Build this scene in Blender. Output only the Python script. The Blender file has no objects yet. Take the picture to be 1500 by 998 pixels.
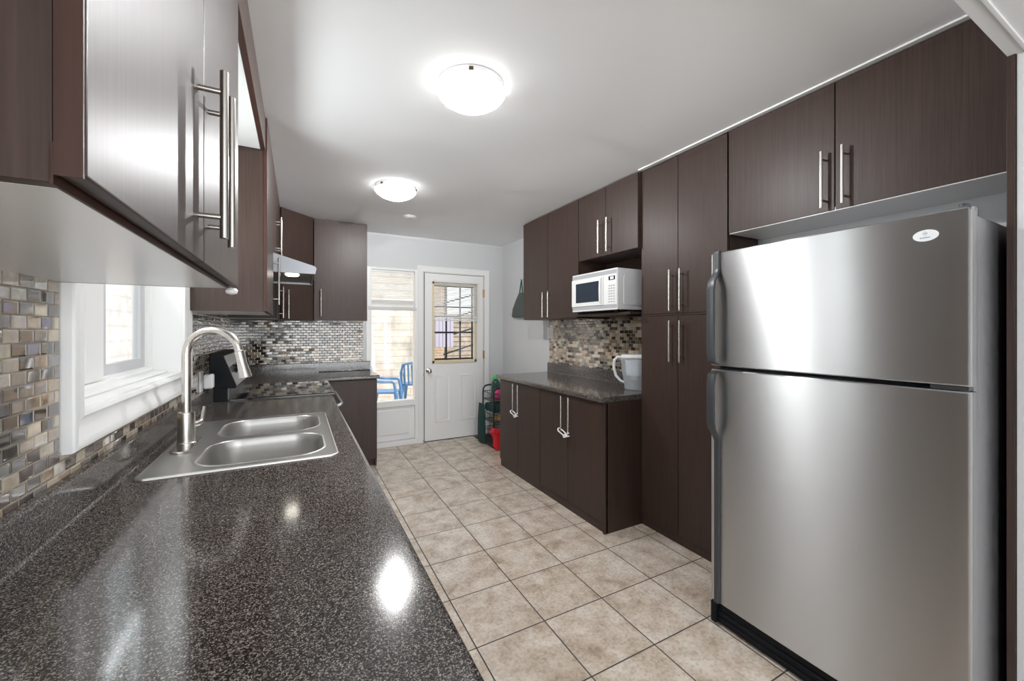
import bpy, bmesh, math, random
from mathutils import Vector, Matrix
random.seed(7)
PI = math.pi
S = bpy.context.scene
COL = S.collection

# ------------------------------------------------------------------ camera, world, lights, exposure
cam_d = bpy.data.cameras.new('camera'); cam = bpy.data.objects.new('camera', cam_d); COL.objects.link(cam)
cam.location = (0, 0, 1.34); cam.rotation_euler = (PI/2, 0, -math.radians(28.0))
cam_d.sensor_width = 36; cam_d.lens = 589.75*36/1500; cam_d.shift_y = -14.7/1500; cam_d.clip_start = 0.03
S.camera = cam
S.view_settings.view_transform = 'Standard'; S.view_settings.look = 'None'
S.view_settings.gamma = 1; S.view_settings.use_curve_mapping = False
S.view_settings.exposure = 0.97
S.cycles.use_denoising = True
S.cycles.max_bounces = 10; S.cycles.diffuse_bounces = 6; S.cycles.glossy_bounces = 5
S.cycles.transparent_max_bounces = 24; S.cycles.sample_clamp_indirect = 6

W = bpy.data.worlds.new('sky'); S.world = W; W.use_nodes = True
bg = W.node_tree.nodes['Background']; bg.inputs[0].default_value = (0.92, 0.96, 1.0, 1); bg.inputs[1].default_value = .9

def area(name, loc, direction, sx, sy, power, color=(1, 1, 1)):
    d = bpy.data.lights.new(name, 'AREA'); d.shape = 'RECTANGLE'; d.size = sx; d.size_y = sy; d.energy = power; d.color = color
    o = bpy.data.objects.new(name, d); COL.objects.link(o); o.location = loc
    o.rotation_euler = Vector(direction).to_track_quat('-Z', 'Y').to_euler(); return o
# daylight through the big patio window of the dining end, behind the camera
area('patio_daylight', (0.75, -3.25, 1.0), (0, 1, 0.38), 2.6, 1.9, 48, (0.94, 0.975, 1.0))
area('sink_window_daylight', (-.68, 1.90, 1.86), (1, 0, .38), .84, .42, 11.5, (0.95, 0.98, 1.0))
sun_d = bpy.data.lights.new('sun', 'SUN'); sun_d.energy = 1.5; sun_d.angle = math.radians(2.5); sun_d.color = (1, .97, .93)
sun = bpy.data.objects.new('sun', sun_d); COL.objects.link(sun); sun.rotation_euler = Vector((-.52, .34, -.79)).to_track_quat('-Z', 'Y').to_euler()
LAMP = 3.2; BULB = 52      # glow of the frosted ceiling bowls

# ------------------------------------------------------------------ materials
MATS = {}
def mat(name, color=(.8, .8, .8), rough=.5, metal=0, spec=.5, coat=0, coat_rough=.1, emis=None, es=1, aniso=0, trans=0, ior=1.5, alpha=1):
    if name in MATS: return MATS[name]
    m = bpy.data.materials.new(name); m.use_nodes = True; b = m.node_tree.nodes['Principled BSDF']
    b.inputs['Base Color'].default_value = (*color, 1); b.inputs['Roughness'].default_value = rough
    b.inputs['Metallic'].default_value = metal; b.inputs['Specular IOR Level'].default_value = spec
    b.inputs['Coat Weight'].default_value = coat; b.inputs['Coat Roughness'].default_value = coat_rough
    b.inputs['Anisotropic'].default_value = aniso; b.inputs['Transmission Weight'].default_value = trans
    b.inputs['IOR'].default_value = ior; b.inputs['Alpha'].default_value = alpha
    if emis: b.inputs['Emission Color'].default_value = (*emis, 1); b.inputs['Emission Strength'].default_value = es
    MATS[name] = m; return m
def nodes(m): return m.node_tree.nodes, m.node_tree.links, m.node_tree.nodes['Principled BSDF']
def mk(N, t, **kw):
    n = N.new(t)
    for k, v in kw.items(): setattr(n, k, v)
    return n
def ramp(N, stops, interp='LINEAR'):
    r = N.new('ShaderNodeValToRGB'); e = r.color_ramp; e.interpolation = interp
    while len(e.elements) < len(stops): e.elements.new(.5)
    for el, (p, c) in zip(e.elements, stops): el.position = p; el.color = (*c, 1)
    return r
def math_n(N, L, op, a, b=None, clamp=False):
    n = N.new('ShaderNodeMath'); n.operation = op; n.use_clamp = clamp
    for i, v in enumerate((a, b)):
        if v is None: continue
        if isinstance(v, (int, float)): n.inputs[i].default_value = v
        else: L.new(v, n.inputs[i])
    return n.outputs[0]
def texco(N, L, scale=(1, 1, 1), kind='Object'):
    t = N.new('ShaderNodeTexCoord'); mp = N.new('ShaderNodeMapping'); mp.inputs['Scale'].default_value = scale
    L.new(t.outputs[kind], mp.inputs[0]); return mp.outputs[0]

def wood_mat(name, dark, light, scale=(70, 70, 2.2), rough=.42, coat=.35):
    m = mat(name, light, rough, spec=.26, coat=coat, coat_rough=.36); N, L, b = nodes(m)
    n = mk(N, 'ShaderNodeTexNoise'); n.inputs['Scale'].default_value = 1; n.inputs['Detail'].default_value = 6; n.inputs['Roughness'].default_value = .65
    L.new(texco(N, L, scale), n.inputs['Vector'])
    r = ramp(N, [(.30, dark), (.72, light)]); L.new(n.outputs[0], r.inputs[0]); L.new(r.outputs[0], b.inputs['Base Color'])
    bp = mk(N, 'ShaderNodeBump'); bp.inputs['Strength'].default_value = .06; bp.inputs['Distance'].default_value = .002
    L.new(n.outputs[0], bp.inputs['Height']); L.new(bp.outputs[0], b.inputs['Normal'])
    return m
WOOD = wood_mat('espresso_wood', (.033, .0195, .015), (.060, .037, .0295), (150, 150, 3.2), coat=.12)
EDGE = wood_mat('reddish_edge_band', (.034, .014, .010), (.062, .028, .020), rough=.45, coat=.1)
WHITE_MEL = mat('white_melamine', (.72, .72, .71), .22)
WALL = mat('white_wall_paint', (.61, .617, .625), .55)
CEIL = mat('white_ceiling_paint', (.92, .928, .94), .8)
TRIM = mat('white_gloss_trim', (.84, .84, .83), .28)
def paint_bump(m, scale, st):
    N, L, b = nodes(m); n = mk(N, 'ShaderNodeTexNoise'); n.inputs['Scale'].default_value = scale; n.inputs['Detail'].default_value = 3
    L.new(texco(N, L), n.inputs['Vector']); bp = mk(N, 'ShaderNodeBump'); bp.inputs['Strength'].default_value = st; bp.inputs['Distance'].default_value = .002
    L.new(n.outputs[0], bp.inputs['Height']); L.new(bp.outputs[0], b.inputs['Normal'])
paint_bump(WALL, 160, .08); paint_bump(CEIL, 120, .1)

def steel_mat(name, color, rough, scale, st=.05, aniso=0.0, arot=0.0):
    m = mat(name, color, rough, metal=1, aniso=aniso); N, L, b = nodes(m)
    b.inputs['Anisotropic Rotation'].default_value = arot
    n = mk(N, 'ShaderNodeTexNoise'); n.inputs['Scale'].default_value = 1; n.inputs['Detail'].default_value = 4
    L.new(texco(N, L, scale), n.inputs['Vector'])
    mr = mk(N, 'ShaderNodeMapRange'); mr.inputs['To Min'].default_value = rough*.8; mr.inputs['To Max'].default_value = rough*1.25
    L.new(n.outputs[0], mr.inputs['Value']); L.new(mr.outputs[0], b.inputs['Roughness'])
    bp = mk(N, 'ShaderNodeBump'); bp.inputs['Strength'].default_value = st; bp.inputs['Distance'].default_value = .001
    L.new(n.outputs[0], bp.inputs['Height']); L.new(bp.outputs[0], b.inputs['Normal'])
    return m
FRIDGE_STEEL = steel_mat('fridge_brushed_steel', (.55, .55, .553), .34, (3, 3, 420), .04, .97, .25)
_N, _L, _b = nodes(FRIDGE_STEEL); _t = mk(_N, 'ShaderNodeTangent'); _t.direction_type = 'RADIAL'; _t.axis = 'Z'; _L.new(_t.outputs[0], _b.inputs['Tangent'])
STEEL = steel_mat('sink_steel', (.55, .54, .52), .36, (260, 6, 6), .05)
NICKEL = mat('brushed_nickel', (.66, .63, .59), .24, metal=1)
CHROME = mat('chrome', (.75, .75, .76), .08, metal=1)
HOODSTEEL = mat('hood_steel', (.33, .34, .36), .45, metal=1)
BLACK = mat('black_plastic', (.007, .008, .011), .42, spec=.15)
BLACKGLASS = mat('black_glass', (.008, .008, .009), .05, coat=.5, coat_rough=.03)
DARKGREY = mat('dark_grey_plastic', (.045, .048, .052), .35)
WHITE_PL = mat('white_plastic', (.80, .80, .79), .3)
PALEGREY_PL = mat('pale_grey_plastic', (.42, .43, .45), .35)
BRASS = mat('brass', (.50, .33, .12), .3, metal=1)
CREAM = mat('cream_window_frame', (.72, .62, .42), .45)
FRIDGE_SIDE = steel_mat('fridge_side_grey', (.50, .50, .52), .3, (40, 40, 40), .1)

def granite():
    m = mat('granite_laminate', (.1, .1, .1), .11, spec=.6); N, L, b = nodes(m); co = texco(N, L)
    v = mk(N, 'ShaderNodeTexVoronoi'); v.inputs['Scale'].default_value = 560; L.new(co, v.inputs['Vector'])
    sx = mk(N, 'ShaderNodeSeparateColor'); L.new(v.outputs['Color'], sx.inputs[0])
    n = mk(N, 'ShaderNodeTexNoise'); n.inputs['Scale'].default_value = 210; n.inputs['Detail'].default_value = 4; L.new(co, n.inputs['Vector'])
    a = math_n(N, L, 'ADD', math_n(N, L, 'MULTIPLY', sx.outputs[0], .62), math_n(N, L, 'MULTIPLY', n.outputs[0], .40))
    r = ramp(N, [(.0, (.006, .006, .007)), (.38, (.014, .0125, .0125)), (.52, (.042, .035, .032)), (.66, (.115, .098, .088)), (.82, (.34, .30, .27))])
    L.new(a, r.inputs[0]); L.new(r.outputs[0], b.inputs['Base Color'])
    return m
GRANITE = granite()

def floor_mat():
    m = mat('beige_floor_tile', (.5, .42, .34), .28); N, L, b = nodes(m)
    t = mk(N, 'ShaderNodeTexCoord'); s = mk(N, 'ShaderNodeSeparateXYZ'); L.new(t.outputs['Object'], s.inputs[0])
    T = .3386
    def cell(o, off):
        q = math_n(N, L, 'DIVIDE', math_n(N, L, 'SUBTRACT', o, off), T)
        f = math_n(N, L, 'FRACT', q); d = math_n(N, L, 'ABSOLUTE', math_n(N, L, 'SUBTRACT', f, .5))
        return math_n(N, L, 'FLOOR', q), d
    ix, dx = cell(s.outputs[0], 1.0039-10*T); iy, dy = cell(s.outputs[1], 2.585-20*T)
    d = math_n(N, L, 'MAXIMUM', dx, dy)
    gm = mk(N, 'ShaderNodeMapRange'); gm.inputs['From Min'].default_value = .4895; gm.inputs['From Max'].default_value = .4935; L.new(d, gm.inputs['Value'])
    cx = mk(N, 'ShaderNodeCombineXYZ'); L.new(ix, cx.inputs[0]); L.new(iy, cx.inputs[1])
    wn = mk(N, 'ShaderNodeTexWhiteNoise'); L.new(cx.outputs[0], wn.inputs['Vector'])
    off = mk(N, 'ShaderNodeVectorMath', operation='MULTIPLY_ADD'); L.new(wn.outputs['Color'], off.inputs[0]); off.inputs[1].default_value = (9, 9, 9); L.new(t.outputs['Object'], off.inputs[2])
    n = mk(N, 'ShaderNodeTexNoise'); n.inputs['Scale'].default_value = 9; n.inputs['Detail'].default_value = 8; n.inputs['Roughness'].default_value = .62; L.new(off.outputs[0], n.inputs['Vector'])
    r = ramp(N, [(.26, (.36, .275, .205)), (.42, (.55, .455, .365)), (.58, (.68, .60, .515)), (.76, (.79, .735, .655))])
    L.new(n.outputs[0], r.inputs[0])
    n2 = mk(N, 'ShaderNodeTexNoise'); n2.inputs['Scale'].default_value = 70; n2.inputs['Detail'].default_value = 4; L.new(off.outputs[0], n2.inputs['Vector'])
    mx = mk(N, 'ShaderNodeMix', data_type='RGBA', blend_type='MULTIPLY'); mx.inputs[0].default_value = .55
    r2 = ramp(N, [(.30, (.55, .50, .45)), (.55, (1, 1, 1))]); L.new(n2.outputs[0], r2.inputs[0])
    L.new(r.outputs[0], mx.inputs[6]); L.new(r2.outputs[0], mx.inputs[7])
    g = mk(N, 'ShaderNodeMix', data_type='RGBA'); L.new(gm.outputs[0], g.inputs[0]); L.new(mx.outputs[2], g.inputs[6]); g.inputs[7].default_value = (.055, .047, .042, 1)
    L.new(g.outputs[2], b.inputs['Base Color'])
    ro = mk(N, 'ShaderNodeMapRange'); ro.inputs['To Min'].default_value = .24; ro.inputs['To Max'].default_value = .8; L.new(gm.outputs[0], ro.inputs['Value']); L.new(ro.outputs[0], b.inputs['Roughness'])
    h = math_n(N, L, 'SUBTRACT', math_n(N, L, 'MULTIPLY', n.outputs[0], .12), gm.outputs[0])
    bp = mk(N, 'ShaderNodeBump'); bp.inputs['Strength'].default_value = .35; bp.inputs['Distance'].default_value = .003; L.new(h, bp.inputs['Height']); L.new(bp.outputs[0], b.inputs['Normal'])
    return m
FLOOR = floor_mat()

def mosaic(name, axis, tilt=.05, cw=.9):
    """1x2 glass and stone mosaic, running bond; axis = horizontal world axis of the wall (0 x, 1 y)"""
    m = mat(name, (.5, .4, .3), .12, spec=.8, coat=.9, coat_rough=.03); N, L, b = nodes(m)
    t = mk(N, 'ShaderNodeTexCoord'); s = mk(N, 'ShaderNodeSeparateXYZ'); L.new(t.outputs['Object'], s.inputs[0])
    TH, TW = .0274, .0505
    v = math_n(N, L, 'DIVIDE', math_n(N, L, 'ADD', s.outputs[2], 5*TH), TH); row = math_n(N, L, 'FLOOR', v); fv = math_n(N, L, 'FRACT', v)
    u0 = math_n(N, L, 'DIVIDE', math_n(N, L, 'ADD', s.outputs[axis], 200*TW), TW)
    odd = math_n(N, L, 'MULTIPLY', math_n(N, L, 'MODULO', row, 2), .5)
    u = math_n(N, L, 'ADD', u0, odd); col = math_n(N, L, 'FLOOR', u); fu = math_n(N, L, 'FRACT', u)
    du = math_n(N, L, 'MULTIPLY', math_n(N, L, 'SUBTRACT', .5, math_n(N, L, 'ABSOLUTE', math_n(N, L, 'SUBTRACT', fu, .5))), TW)
    dv = math_n(N, L, 'MULTIPLY', math_n(N, L, 'SUBTRACT', .5, math_n(N, L, 'ABSOLUTE', math_n(N, L, 'SUBTRACT', fv, .5))), TH)
    d = math_n(N, L, 'MINIMUM', du, dv)
    gm = mk(N, 'ShaderNodeMapRange'); gm.inputs['From Min'].default_value = .0008; gm.inputs['From Max'].default_value = .0018; L.new(d, gm.inputs['Value'])
    c = mk(N, 'ShaderNodeCombineXYZ'); L.new(row, c.inputs[0]); L.new(col, c.inputs[1]); wn = mk(N, 'ShaderNodeTexWhiteNoise'); L.new(c.outputs[0], wn.inputs['Vector'])
    r = ramp(N, [(0, (.030, .019, .014)), (.17, (.075, .048, .036)), (.30, (.20, .185, .17)), (.40, (.33, .235, .155)), (.52, (.13, .115, .105)), (.60, (.50, .42, .31)), (.78, (.42, .32, .215)), (.88, (.58, .53, .45))], 'CONSTANT')
    L.new(wn.outputs['Value'], r.inputs[0])
    sm = mk(N, 'ShaderNodeTexNoise'); sm.inputs['Scale'].default_value = 45; sm.inputs['Detail'].default_value = 4; L.new(t.outputs['Object'], sm.inputs['Vector'])
    rs = ramp(N, [(.3, (.78, .78, .78)), (.7, (1.12, 1.12, 1.12))]); L.new(sm.outputs[0], rs.inputs[0])
    mu = mk(N, 'ShaderNodeMix', data_type='RGBA', blend_type='MULTIPLY'); mu.inputs[0].default_value = 1; L.new(r.outputs[0], mu.inputs[6]); L.new(rs.outputs[0], mu.inputs[7])
    g = mk(N, 'ShaderNodeMix', data_type='RGBA'); L.new(gm.outputs[0], g.inputs[0]); g.inputs[6].default_value = (.34, .28, .21, 1); L.new(mu.outputs[2], g.inputs[7]); L.new(g.outputs[2], b.inputs['Base Color'])
    ro = mk(N, 'ShaderNodeMapRange'); ro.inputs['To Min'].default_value = .75; ro.inputs['To Max'].default_value = .07; L.new(gm.outputs[0], ro.inputs['Value']); L.new(ro.outputs[0], b.inputs['Roughness'])
    # every tile sits at a slightly different tilt and is a little pillowed
    ge = mk(N, 'ShaderNodeNewGeometry'); vm = mk(N, 'ShaderNodeVectorMath', operation='SUBTRACT'); L.new(wn.outputs['Color'], vm.inputs[0]); vm.inputs[1].default_value = (.5, .5, .5)
    vs = mk(N, 'ShaderNodeVectorMath', operation='SCALE'); vs.inputs['Scale'].default_value = tilt; L.new(vm.outputs[0], vs.inputs[0])
    va = mk(N, 'ShaderNodeVectorMath', operation='ADD'); L.new(ge.outputs['Normal'], va.inputs[0]); L.new(vs.outputs[0], va.inputs[1])
    vn = mk(N, 'ShaderNodeVectorMath', operation='NORMALIZE'); L.new(va.outputs[0], vn.inputs[0])
    pil = mk(N, 'ShaderNodeMapRange'); pil.inputs['From Min'].default_value = 0; pil.inputs['From Max'].default_value = .004; L.new(d, pil.inputs['Value'])
    bp = mk(N, 'ShaderNodeBump'); bp.inputs['Strength'].default_value = .5; bp.inputs['Distance'].default_value = .0012; L.new(pil.outputs[0], bp.inputs['Height']); L.new(vn.outputs[0], bp.inputs['Normal']); L.new(bp.outputs[0], b.inputs['Normal']); L.new(bp.outputs[0], b.inputs['Coat Normal']); L.new(math_n(N, L, 'MULTIPLY', gm.outputs[0], cw), b.inputs['Coat Weight'])
    return m
MOS_Y = mosaic('mosaic_tile_side', 1); MOS_X = mosaic('mosaic_tile_back', 0, .06, .15)

def glass_mat(name, tint=(.96, .98, .98), ior=1.45):
    m = bpy.data.materials.new(name); m.use_nodes = True; N, L = m.node_tree.nodes, m.node_tree.links; N.clear()
    o = N.new('ShaderNodeOutputMaterial'); mx = N.new('ShaderNodeMixShader'); tr = N.new('ShaderNodeBsdfTransparent'); gl = N.new('ShaderNodeBsdfGlossy'); fr = N.new('ShaderNodeFresnel')
    tr.inputs[0].default_value = (*tint, 1); gl.inputs['Roughness'].default_value = .02; fr.inputs[0].default_value = ior
    ge = N.new('ShaderNodeNewGeometry'); mr = N.new('ShaderNodeMapRange'); mr.inputs['To Min'].default_value = ior; mr.inputs['To Max'].default_value = 1/ior
    L.new(ge.outputs['Backfacing'], mr.inputs['Value']); L.new(mr.outputs[0], fr.inputs[0])
    L.new(fr.outputs[0], mx.inputs[0]); L.new(tr.outputs[0], mx.inputs[1]); L.new(gl.outputs[0], mx.inputs[2]); L.new(mx.outputs[0], o.inputs[0])
    MATS[name] = m; return m
GLASS = glass_mat('window_glass')
CLEARPL = glass_mat('clear_plastic', (.80, .84, .88), 1.5)
def frosted(m, k, col):
    N, L = m.node_tree.nodes, m.node_tree.links; o = [n for n in N if n.type == 'OUTPUT_MATERIAL'][0]; src = o.inputs[0].links[0].from_socket
    d = N.new('ShaderNodeBsdfDiffuse'); d.inputs[0].default_value = (*col, 1); x = N.new('ShaderNodeMixShader'); x.inputs[0].default_value = k
    L.new(src, x.inputs[1]); L.new(d.outputs[0], x.inputs[2]); L.new(x.outputs[0], o.inputs[0])
frosted(CLEARPL, .30, (.75, .77, .80))
BOWL = mat('frosted_glass_bowl', (.9, .9, .88), .25, emis=(1, .995, .985), es=LAMP)
def _translucent(m, k):      # frosted glass lets the bulb's light through
    N, L, b = nodes(m); o = [n for n in N if n.type == 'OUTPUT_MATERIAL'][0]; t = N.new('ShaderNodeBsdfTransparent'); x = N.new('ShaderNodeMixShader'); x.inputs[0].default_value = k
    L.new(b.outputs[0], x.inputs[1]); L.new(t.outputs[0], x.inputs[2]); L.new(x.outputs[0], o.inputs[0])
_translucent(BOWL, .45)

def brick_mat(name, c1, c2, mortar, scale, bw=.5, bh=.25, axis='XZ', rough=.85, msize=.02):
    m = mat(name, c1, rough); N, L, b = nodes(m); t = mk(N, 'ShaderNodeTexCoord'); s = mk(N, 'ShaderNodeSeparateXYZ'); L.new(t.outputs['Object'], s.inputs[0])
    c = mk(N, 'ShaderNodeCombineXYZ'); L.new(s.outputs['XYZ'.index(axis[0])], c.inputs[0]); L.new(s.outputs['XYZ'.index(axis[1])], c.inputs[1])
    br = mk(N, 'ShaderNodeTexBrick'); br.inputs['Color1'].default_value = (*c1, 1); br.inputs['Color2'].default_value = (*c2, 1); br.inputs['Mortar'].default_value = (*mortar, 1)
    br.inputs['Scale'].default_value = scale; br.inputs['Brick Width'].default_value = bw; br.inputs['Row Height'].default_value = bh; br.inputs['Mortar Size'].default_value = msize
    L.new(c.outputs[0], br.inputs['Vector'])
    n = mk(N, 'ShaderNodeTexNoise'); n.inputs['Scale'].default_value = 5; n.inputs['Detail'].default_value = 8; L.new(t.outputs['Object'], n.inputs['Vector'])
    r = ramp(N, [(.3, (.72, .70, .68)), (.7, (1.1, 1.1, 1.1))]); L.new(n.outputs[0], r.inputs[0])
    mx = mk(N, 'ShaderNodeMix', data_type='RGBA', blend_type='MULTIPLY'); mx.inputs[0].default_value = 1; L.new(br.outputs[0], mx.inputs[6]); L.new(r.outputs[0], mx.inputs[7]); L.new(mx.outputs[2], b.inputs['Base Color'])
    return m
STONE = brick_mat('pale_pink_stone', (.88, .79, .71), (.83, .72, .64), (.70, .60, .53), 1.0, 2.3, .15, msize=.012)
PATIO = brick_mat('patio_paving', (.74, .63, .54), (.66, .55, .47), (.45, .38, .33), 1.0, .6, .4, 'XY')
BRICK = brick_mat('orange_brick', (.62, .36, .20), (.55, .30, .17), (.60, .52, .45), 1.0, .22, .075)
PALEWALL = brick_mat('pale_siding', (.90, .86, .85), (.88, .84, .83), (.74, .70, .69), 1.0, 3.0, .2, 'YZ')
FENCEW = brick_mat('weathered_boards', (.55, .45, .37), (.48, .40, .34), (.22, .18, .15), 1.0, 3.0, .16)
GRASS = mat('lawn_green', (.20, .42, .08), .9)
BLUEPL = mat('blue_plastic', (.10, .25, .48), .4)
LILAC = mat('lilac_cloth', (.55, .48, .62), .8)

# ------------------------------------------------------------------ mesh helpers (all in world metres)
def box(bm, x0, x1, y0, y1, z0, z1, bev=0, seg=2):
    x0, x1 = min(x0, x1), max(x0, x1); y0, y1 = min(y0, y1), max(y0, y1); z0, z1 = min(z0, z1), max(z0, z1)
    r = bmesh.ops.create_cube(bm, size=1, matrix=Matrix.Translation(((x0+x1)/2, (y0+y1)/2, (z0+z1)/2)) @ Matrix.Diagonal((x1-x0, y1-y0, z1-z0, 1)))
    if bev:
        es = list({e for v in r['verts'] for e in v.link_edges})
        bmesh.ops.bevel(bm, geom=es, offset=min(bev, .49*min(x1-x0, y1-y0, z1-z0)), segments=seg, profile=.5, affect='EDGES')
def loft(bm, loops, close=True, cap0=False, cap1=False):
    vs = [[bm.verts.new(p) for p in l] for l in loops]; n = len(loops[0])
    for a, b in zip(vs, vs[1:]):
        for i in range(n if close else n-1):
            j = (i+1) % n; bm.faces.new((a[i], a[j], b[j], b[i]))
    if cap0: bm.faces.new(vs[0][::-1])
    if cap1: bm.faces.new(vs[-1])
    return vs
def tube(bm, pts, r, seg=12, cap=True, up=None):
    pts = [Vector(p) for p in pts]; n = len(pts); rs = r if isinstance(r, (list, tuple)) else [r]*n
    tan = [(pts[min(i+1, n-1)]-pts[max(i-1, 0)]).normalized() for i in range(n)]
    a = Vector(up) if up else (Vector((0, 0, 1)) if abs(tan[0].z) < .9 else Vector((1, 0, 0)))
    nrm = (a - tan[0]*a.dot(tan[0])).normalized(); loops = []
    for i in range(n):
        nrm = (nrm - tan[i]*nrm.dot(tan[i])).normalized(); bi = tan[i].cross(nrm)
        loops.append([pts[i]+(nrm*math.cos(2*PI*k/seg)+bi*math.sin(2*PI*k/seg))*rs[i] for k in range(seg)])
    loft(bm, loops, True, cap, cap)
def lathe(bm, prof, c, seg=32, axis=(0, 0, 1), sy=1.0, cap0=True, cap1=True):
    q = Vector((0, 0, 1)).rotation_difference(Vector(axis)).to_matrix(); c = Vector(c)
    loft(bm, [[c+q @ Vector((r*math.cos(2*PI*k/seg), r*math.sin(2*PI*k/seg)*sy, z)) for k in range(seg)] for r, z in prof], True, cap0, cap1)
def prism(bm, poly, axis, a, b):
    """poly: 2-D points; axis 'x': (y,z), 'y': (x,z), 'z': (x,y)"""
    f = {'x': lambda p, t: (t, p[0], p[1]), 'y': lambda p, t: (p[0], t, p[1]), 'z': lambda p, t: (p[0], p[1], t)}[axis]
    loft(bm, [[f(p, a) for p in poly], [f(p, b) for p in poly]], True, True, True)
def rrect(x0, x1, y0, y1, r, n=6):
    out = []
    for cx, cy, a0 in ((x1-r, y1-r, 0), (x0+r, y1-r, PI/2), (x0+r, y0+r, PI), (x1-r, y0+r, 1.5*PI)):
        for k in range(n+1): a = a0+k*PI/2/n; out.append((cx+r*math.cos(a), cy+r*math.sin(a)))
    return out
def arc(c, r, a0, a1, n): return [(c[0]+r*math.cos(a0+(a1-a0)*k/n), c[1]+r*math.sin(a0+(a1-a0)*k/n)) for k in range(n+1)]
def blob(bm, c, s, seed, amp=.12, sub=3):
    r = bmesh.ops.create_icosphere(bm, subdivisions=sub, radius=1); rnd = random.Random(seed); ph = [rnd.uniform(0, 6) for _ in range(6)]
    for v in r['verts']:
        p = v.co.copy(); k = 1+amp*(math.sin(3*p.x+ph[0])+math.sin(3.7*p.y+ph[1])+math.sin(3.3*p.z+ph[2])+.5*math.sin(7*p.x+5*p.z+ph[3]))/2
        v.co = Vector((p.x*s[0]*k+c[0], p.y*s[1]*k+c[1], p.z*s[2]*k+c[2]))

def root_loc(p):
    v = Vector((0, 0, 0))
    while p is not None: v += p.location; p = p.parent
    return v
def obj(name, bm, m, parent=None, smooth=True, origin=None, label=None):
    bmesh.ops.recalc_face_normals(bm, faces=bm.faces)
    off = root_loc(parent) if parent else Vector(origin or (0, 0, 0))
    bmesh.ops.translate(bm, verts=bm.verts, vec=-off)
    me = bpy.data.meshes.new(name); bm.to_mesh(me); bm.free(); me.materials.append(m)
    if smooth:
        for p in me.polygons: p.use_smooth = True
        me.set_sharp_from_angle(angle=math.radians(38))
    o = bpy.data.objects.new(name, me); COL.objects.link(o); o.parent = parent
    if smooth: wn = o.modifiers.new('normals', 'WEIGHTED_NORMAL'); wn.keep_sharp = True
    if not parent: o.location = off
    if label: o['label'] = label
    return o
def thing(name, label, cat, loc=(0, 0, 0), group=None):
    o = bpy.data.objects.new(name, None); COL.objects.link(o); o.location = loc; o.empty_display_size = .05
    o['label'] = label; o['category'] = cat
    if group: o['group'] = group
    return o
def tag(o, label, cat, group=None, kind=None):
    o['label'] = label; o['category'] = cat
    if group: o['group'] = group
    if kind: o['kind'] = kind
    return o
def struct(name, bm, m, label=None, cat=None, **kw):
    o = obj(name, bm, m, **kw); o['kind'] = 'structure'
    if label: o['label'] = label
    if cat: o['category'] = cat
    return o
def sthing(name, loc, label, cat):
    o = bpy.data.objects.new(name, None); COL.objects.link(o); o.location = loc; o.empty_display_size = .05; o['kind'] = 'structure'
    o['label'] = label; o['category'] = cat
    return o
def B(*boxes, bev=0, seg=2):
    bm = bmesh.new()
    for b in boxes: box(bm, *b, bev=bev, seg=seg)
    return bm

# ------------------------------------------------------------------ the room
XL, XR, YB, ZC = -.485, 2.385, 4.75, 2.447
struct('floor', B((-.9, 2.9, -3.6, 4.95, -.1, 0)), FLOOR, 'beige mottled square tile floor with dark grout', 'floor')
struct('ceiling', B((-.9, 2.9, -3.6, 4.95, ZC, ZC+.1)), CEIL, 'smooth white painted kitchen ceiling', 'ceiling')
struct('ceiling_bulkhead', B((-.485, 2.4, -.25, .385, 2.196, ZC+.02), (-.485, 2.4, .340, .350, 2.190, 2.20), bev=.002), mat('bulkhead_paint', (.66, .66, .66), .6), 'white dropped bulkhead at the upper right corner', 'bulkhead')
# left wall with window opening
WY0, WY1, WZ0, WZ1 = 1.375, 2.40, 1.135, 2.10
struct('wall_left', B((XL-.135, XL, -3.6, WY0, 0, ZC), (XL-.135, XL, WY1, YB+.2, 0, ZC), (XL-.135, XL, WY0, WY1, 0, WZ0), (XL-.135, XL, WY0, WY1, WZ1, ZC)), WALL, 'white left wall behind sink and range', 'wall')
struct('wall_right', B((XR, XR+.15, -3.6, YB+.2, 0, ZC)), WALL, 'white right wall behind the tall cabinets', 'wall')
struct('wall_right_stub', B((1.962, XR, -.3, .366, 0, ZC)), WALL, 'white wall end at right edge beside the fridge panel', 'wall')
# back wall with sidelight and door openings
SX0, SX1, DX0, DX1, DZ = .675, 1.262, 1.318, 2.122, 2.045
struct('wall_back', B((XL, SX0, YB, YB+.16, 0, ZC), (DX1, XR, YB, YB+.16, 0, ZC), (SX0, DX1, YB, YB+.16, 2.06, ZC), (SX1, DX0, YB, YB+.16, 0, 2.06), (SX0, SX1, YB, YB+.16, 0, .06)), WALL, 'white back wall around the door and sidelight', 'wall')
# dining end behind the camera
PX0, PX1 = -.4, 1.9
struct('wall_rear', B((XL, PX0, -3.6, -3.45, 0, ZC), (PX1, XR, -3.6, -3.45, 0, ZC), (PX0, PX1, -3.6, -3.45, 2.2, ZC), (PX0, PX1, -3.6, -3.45, 0, .3)), WALL, 'white rear wall of the dining end', 'wall')
struct('trim_1', B((2.066, 2.10, .40, 2.04, 2.4395, 2.447), bev=.001), TRIM, 'thin pale strip along the ceiling above the right cabinets', 'trim')

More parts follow.
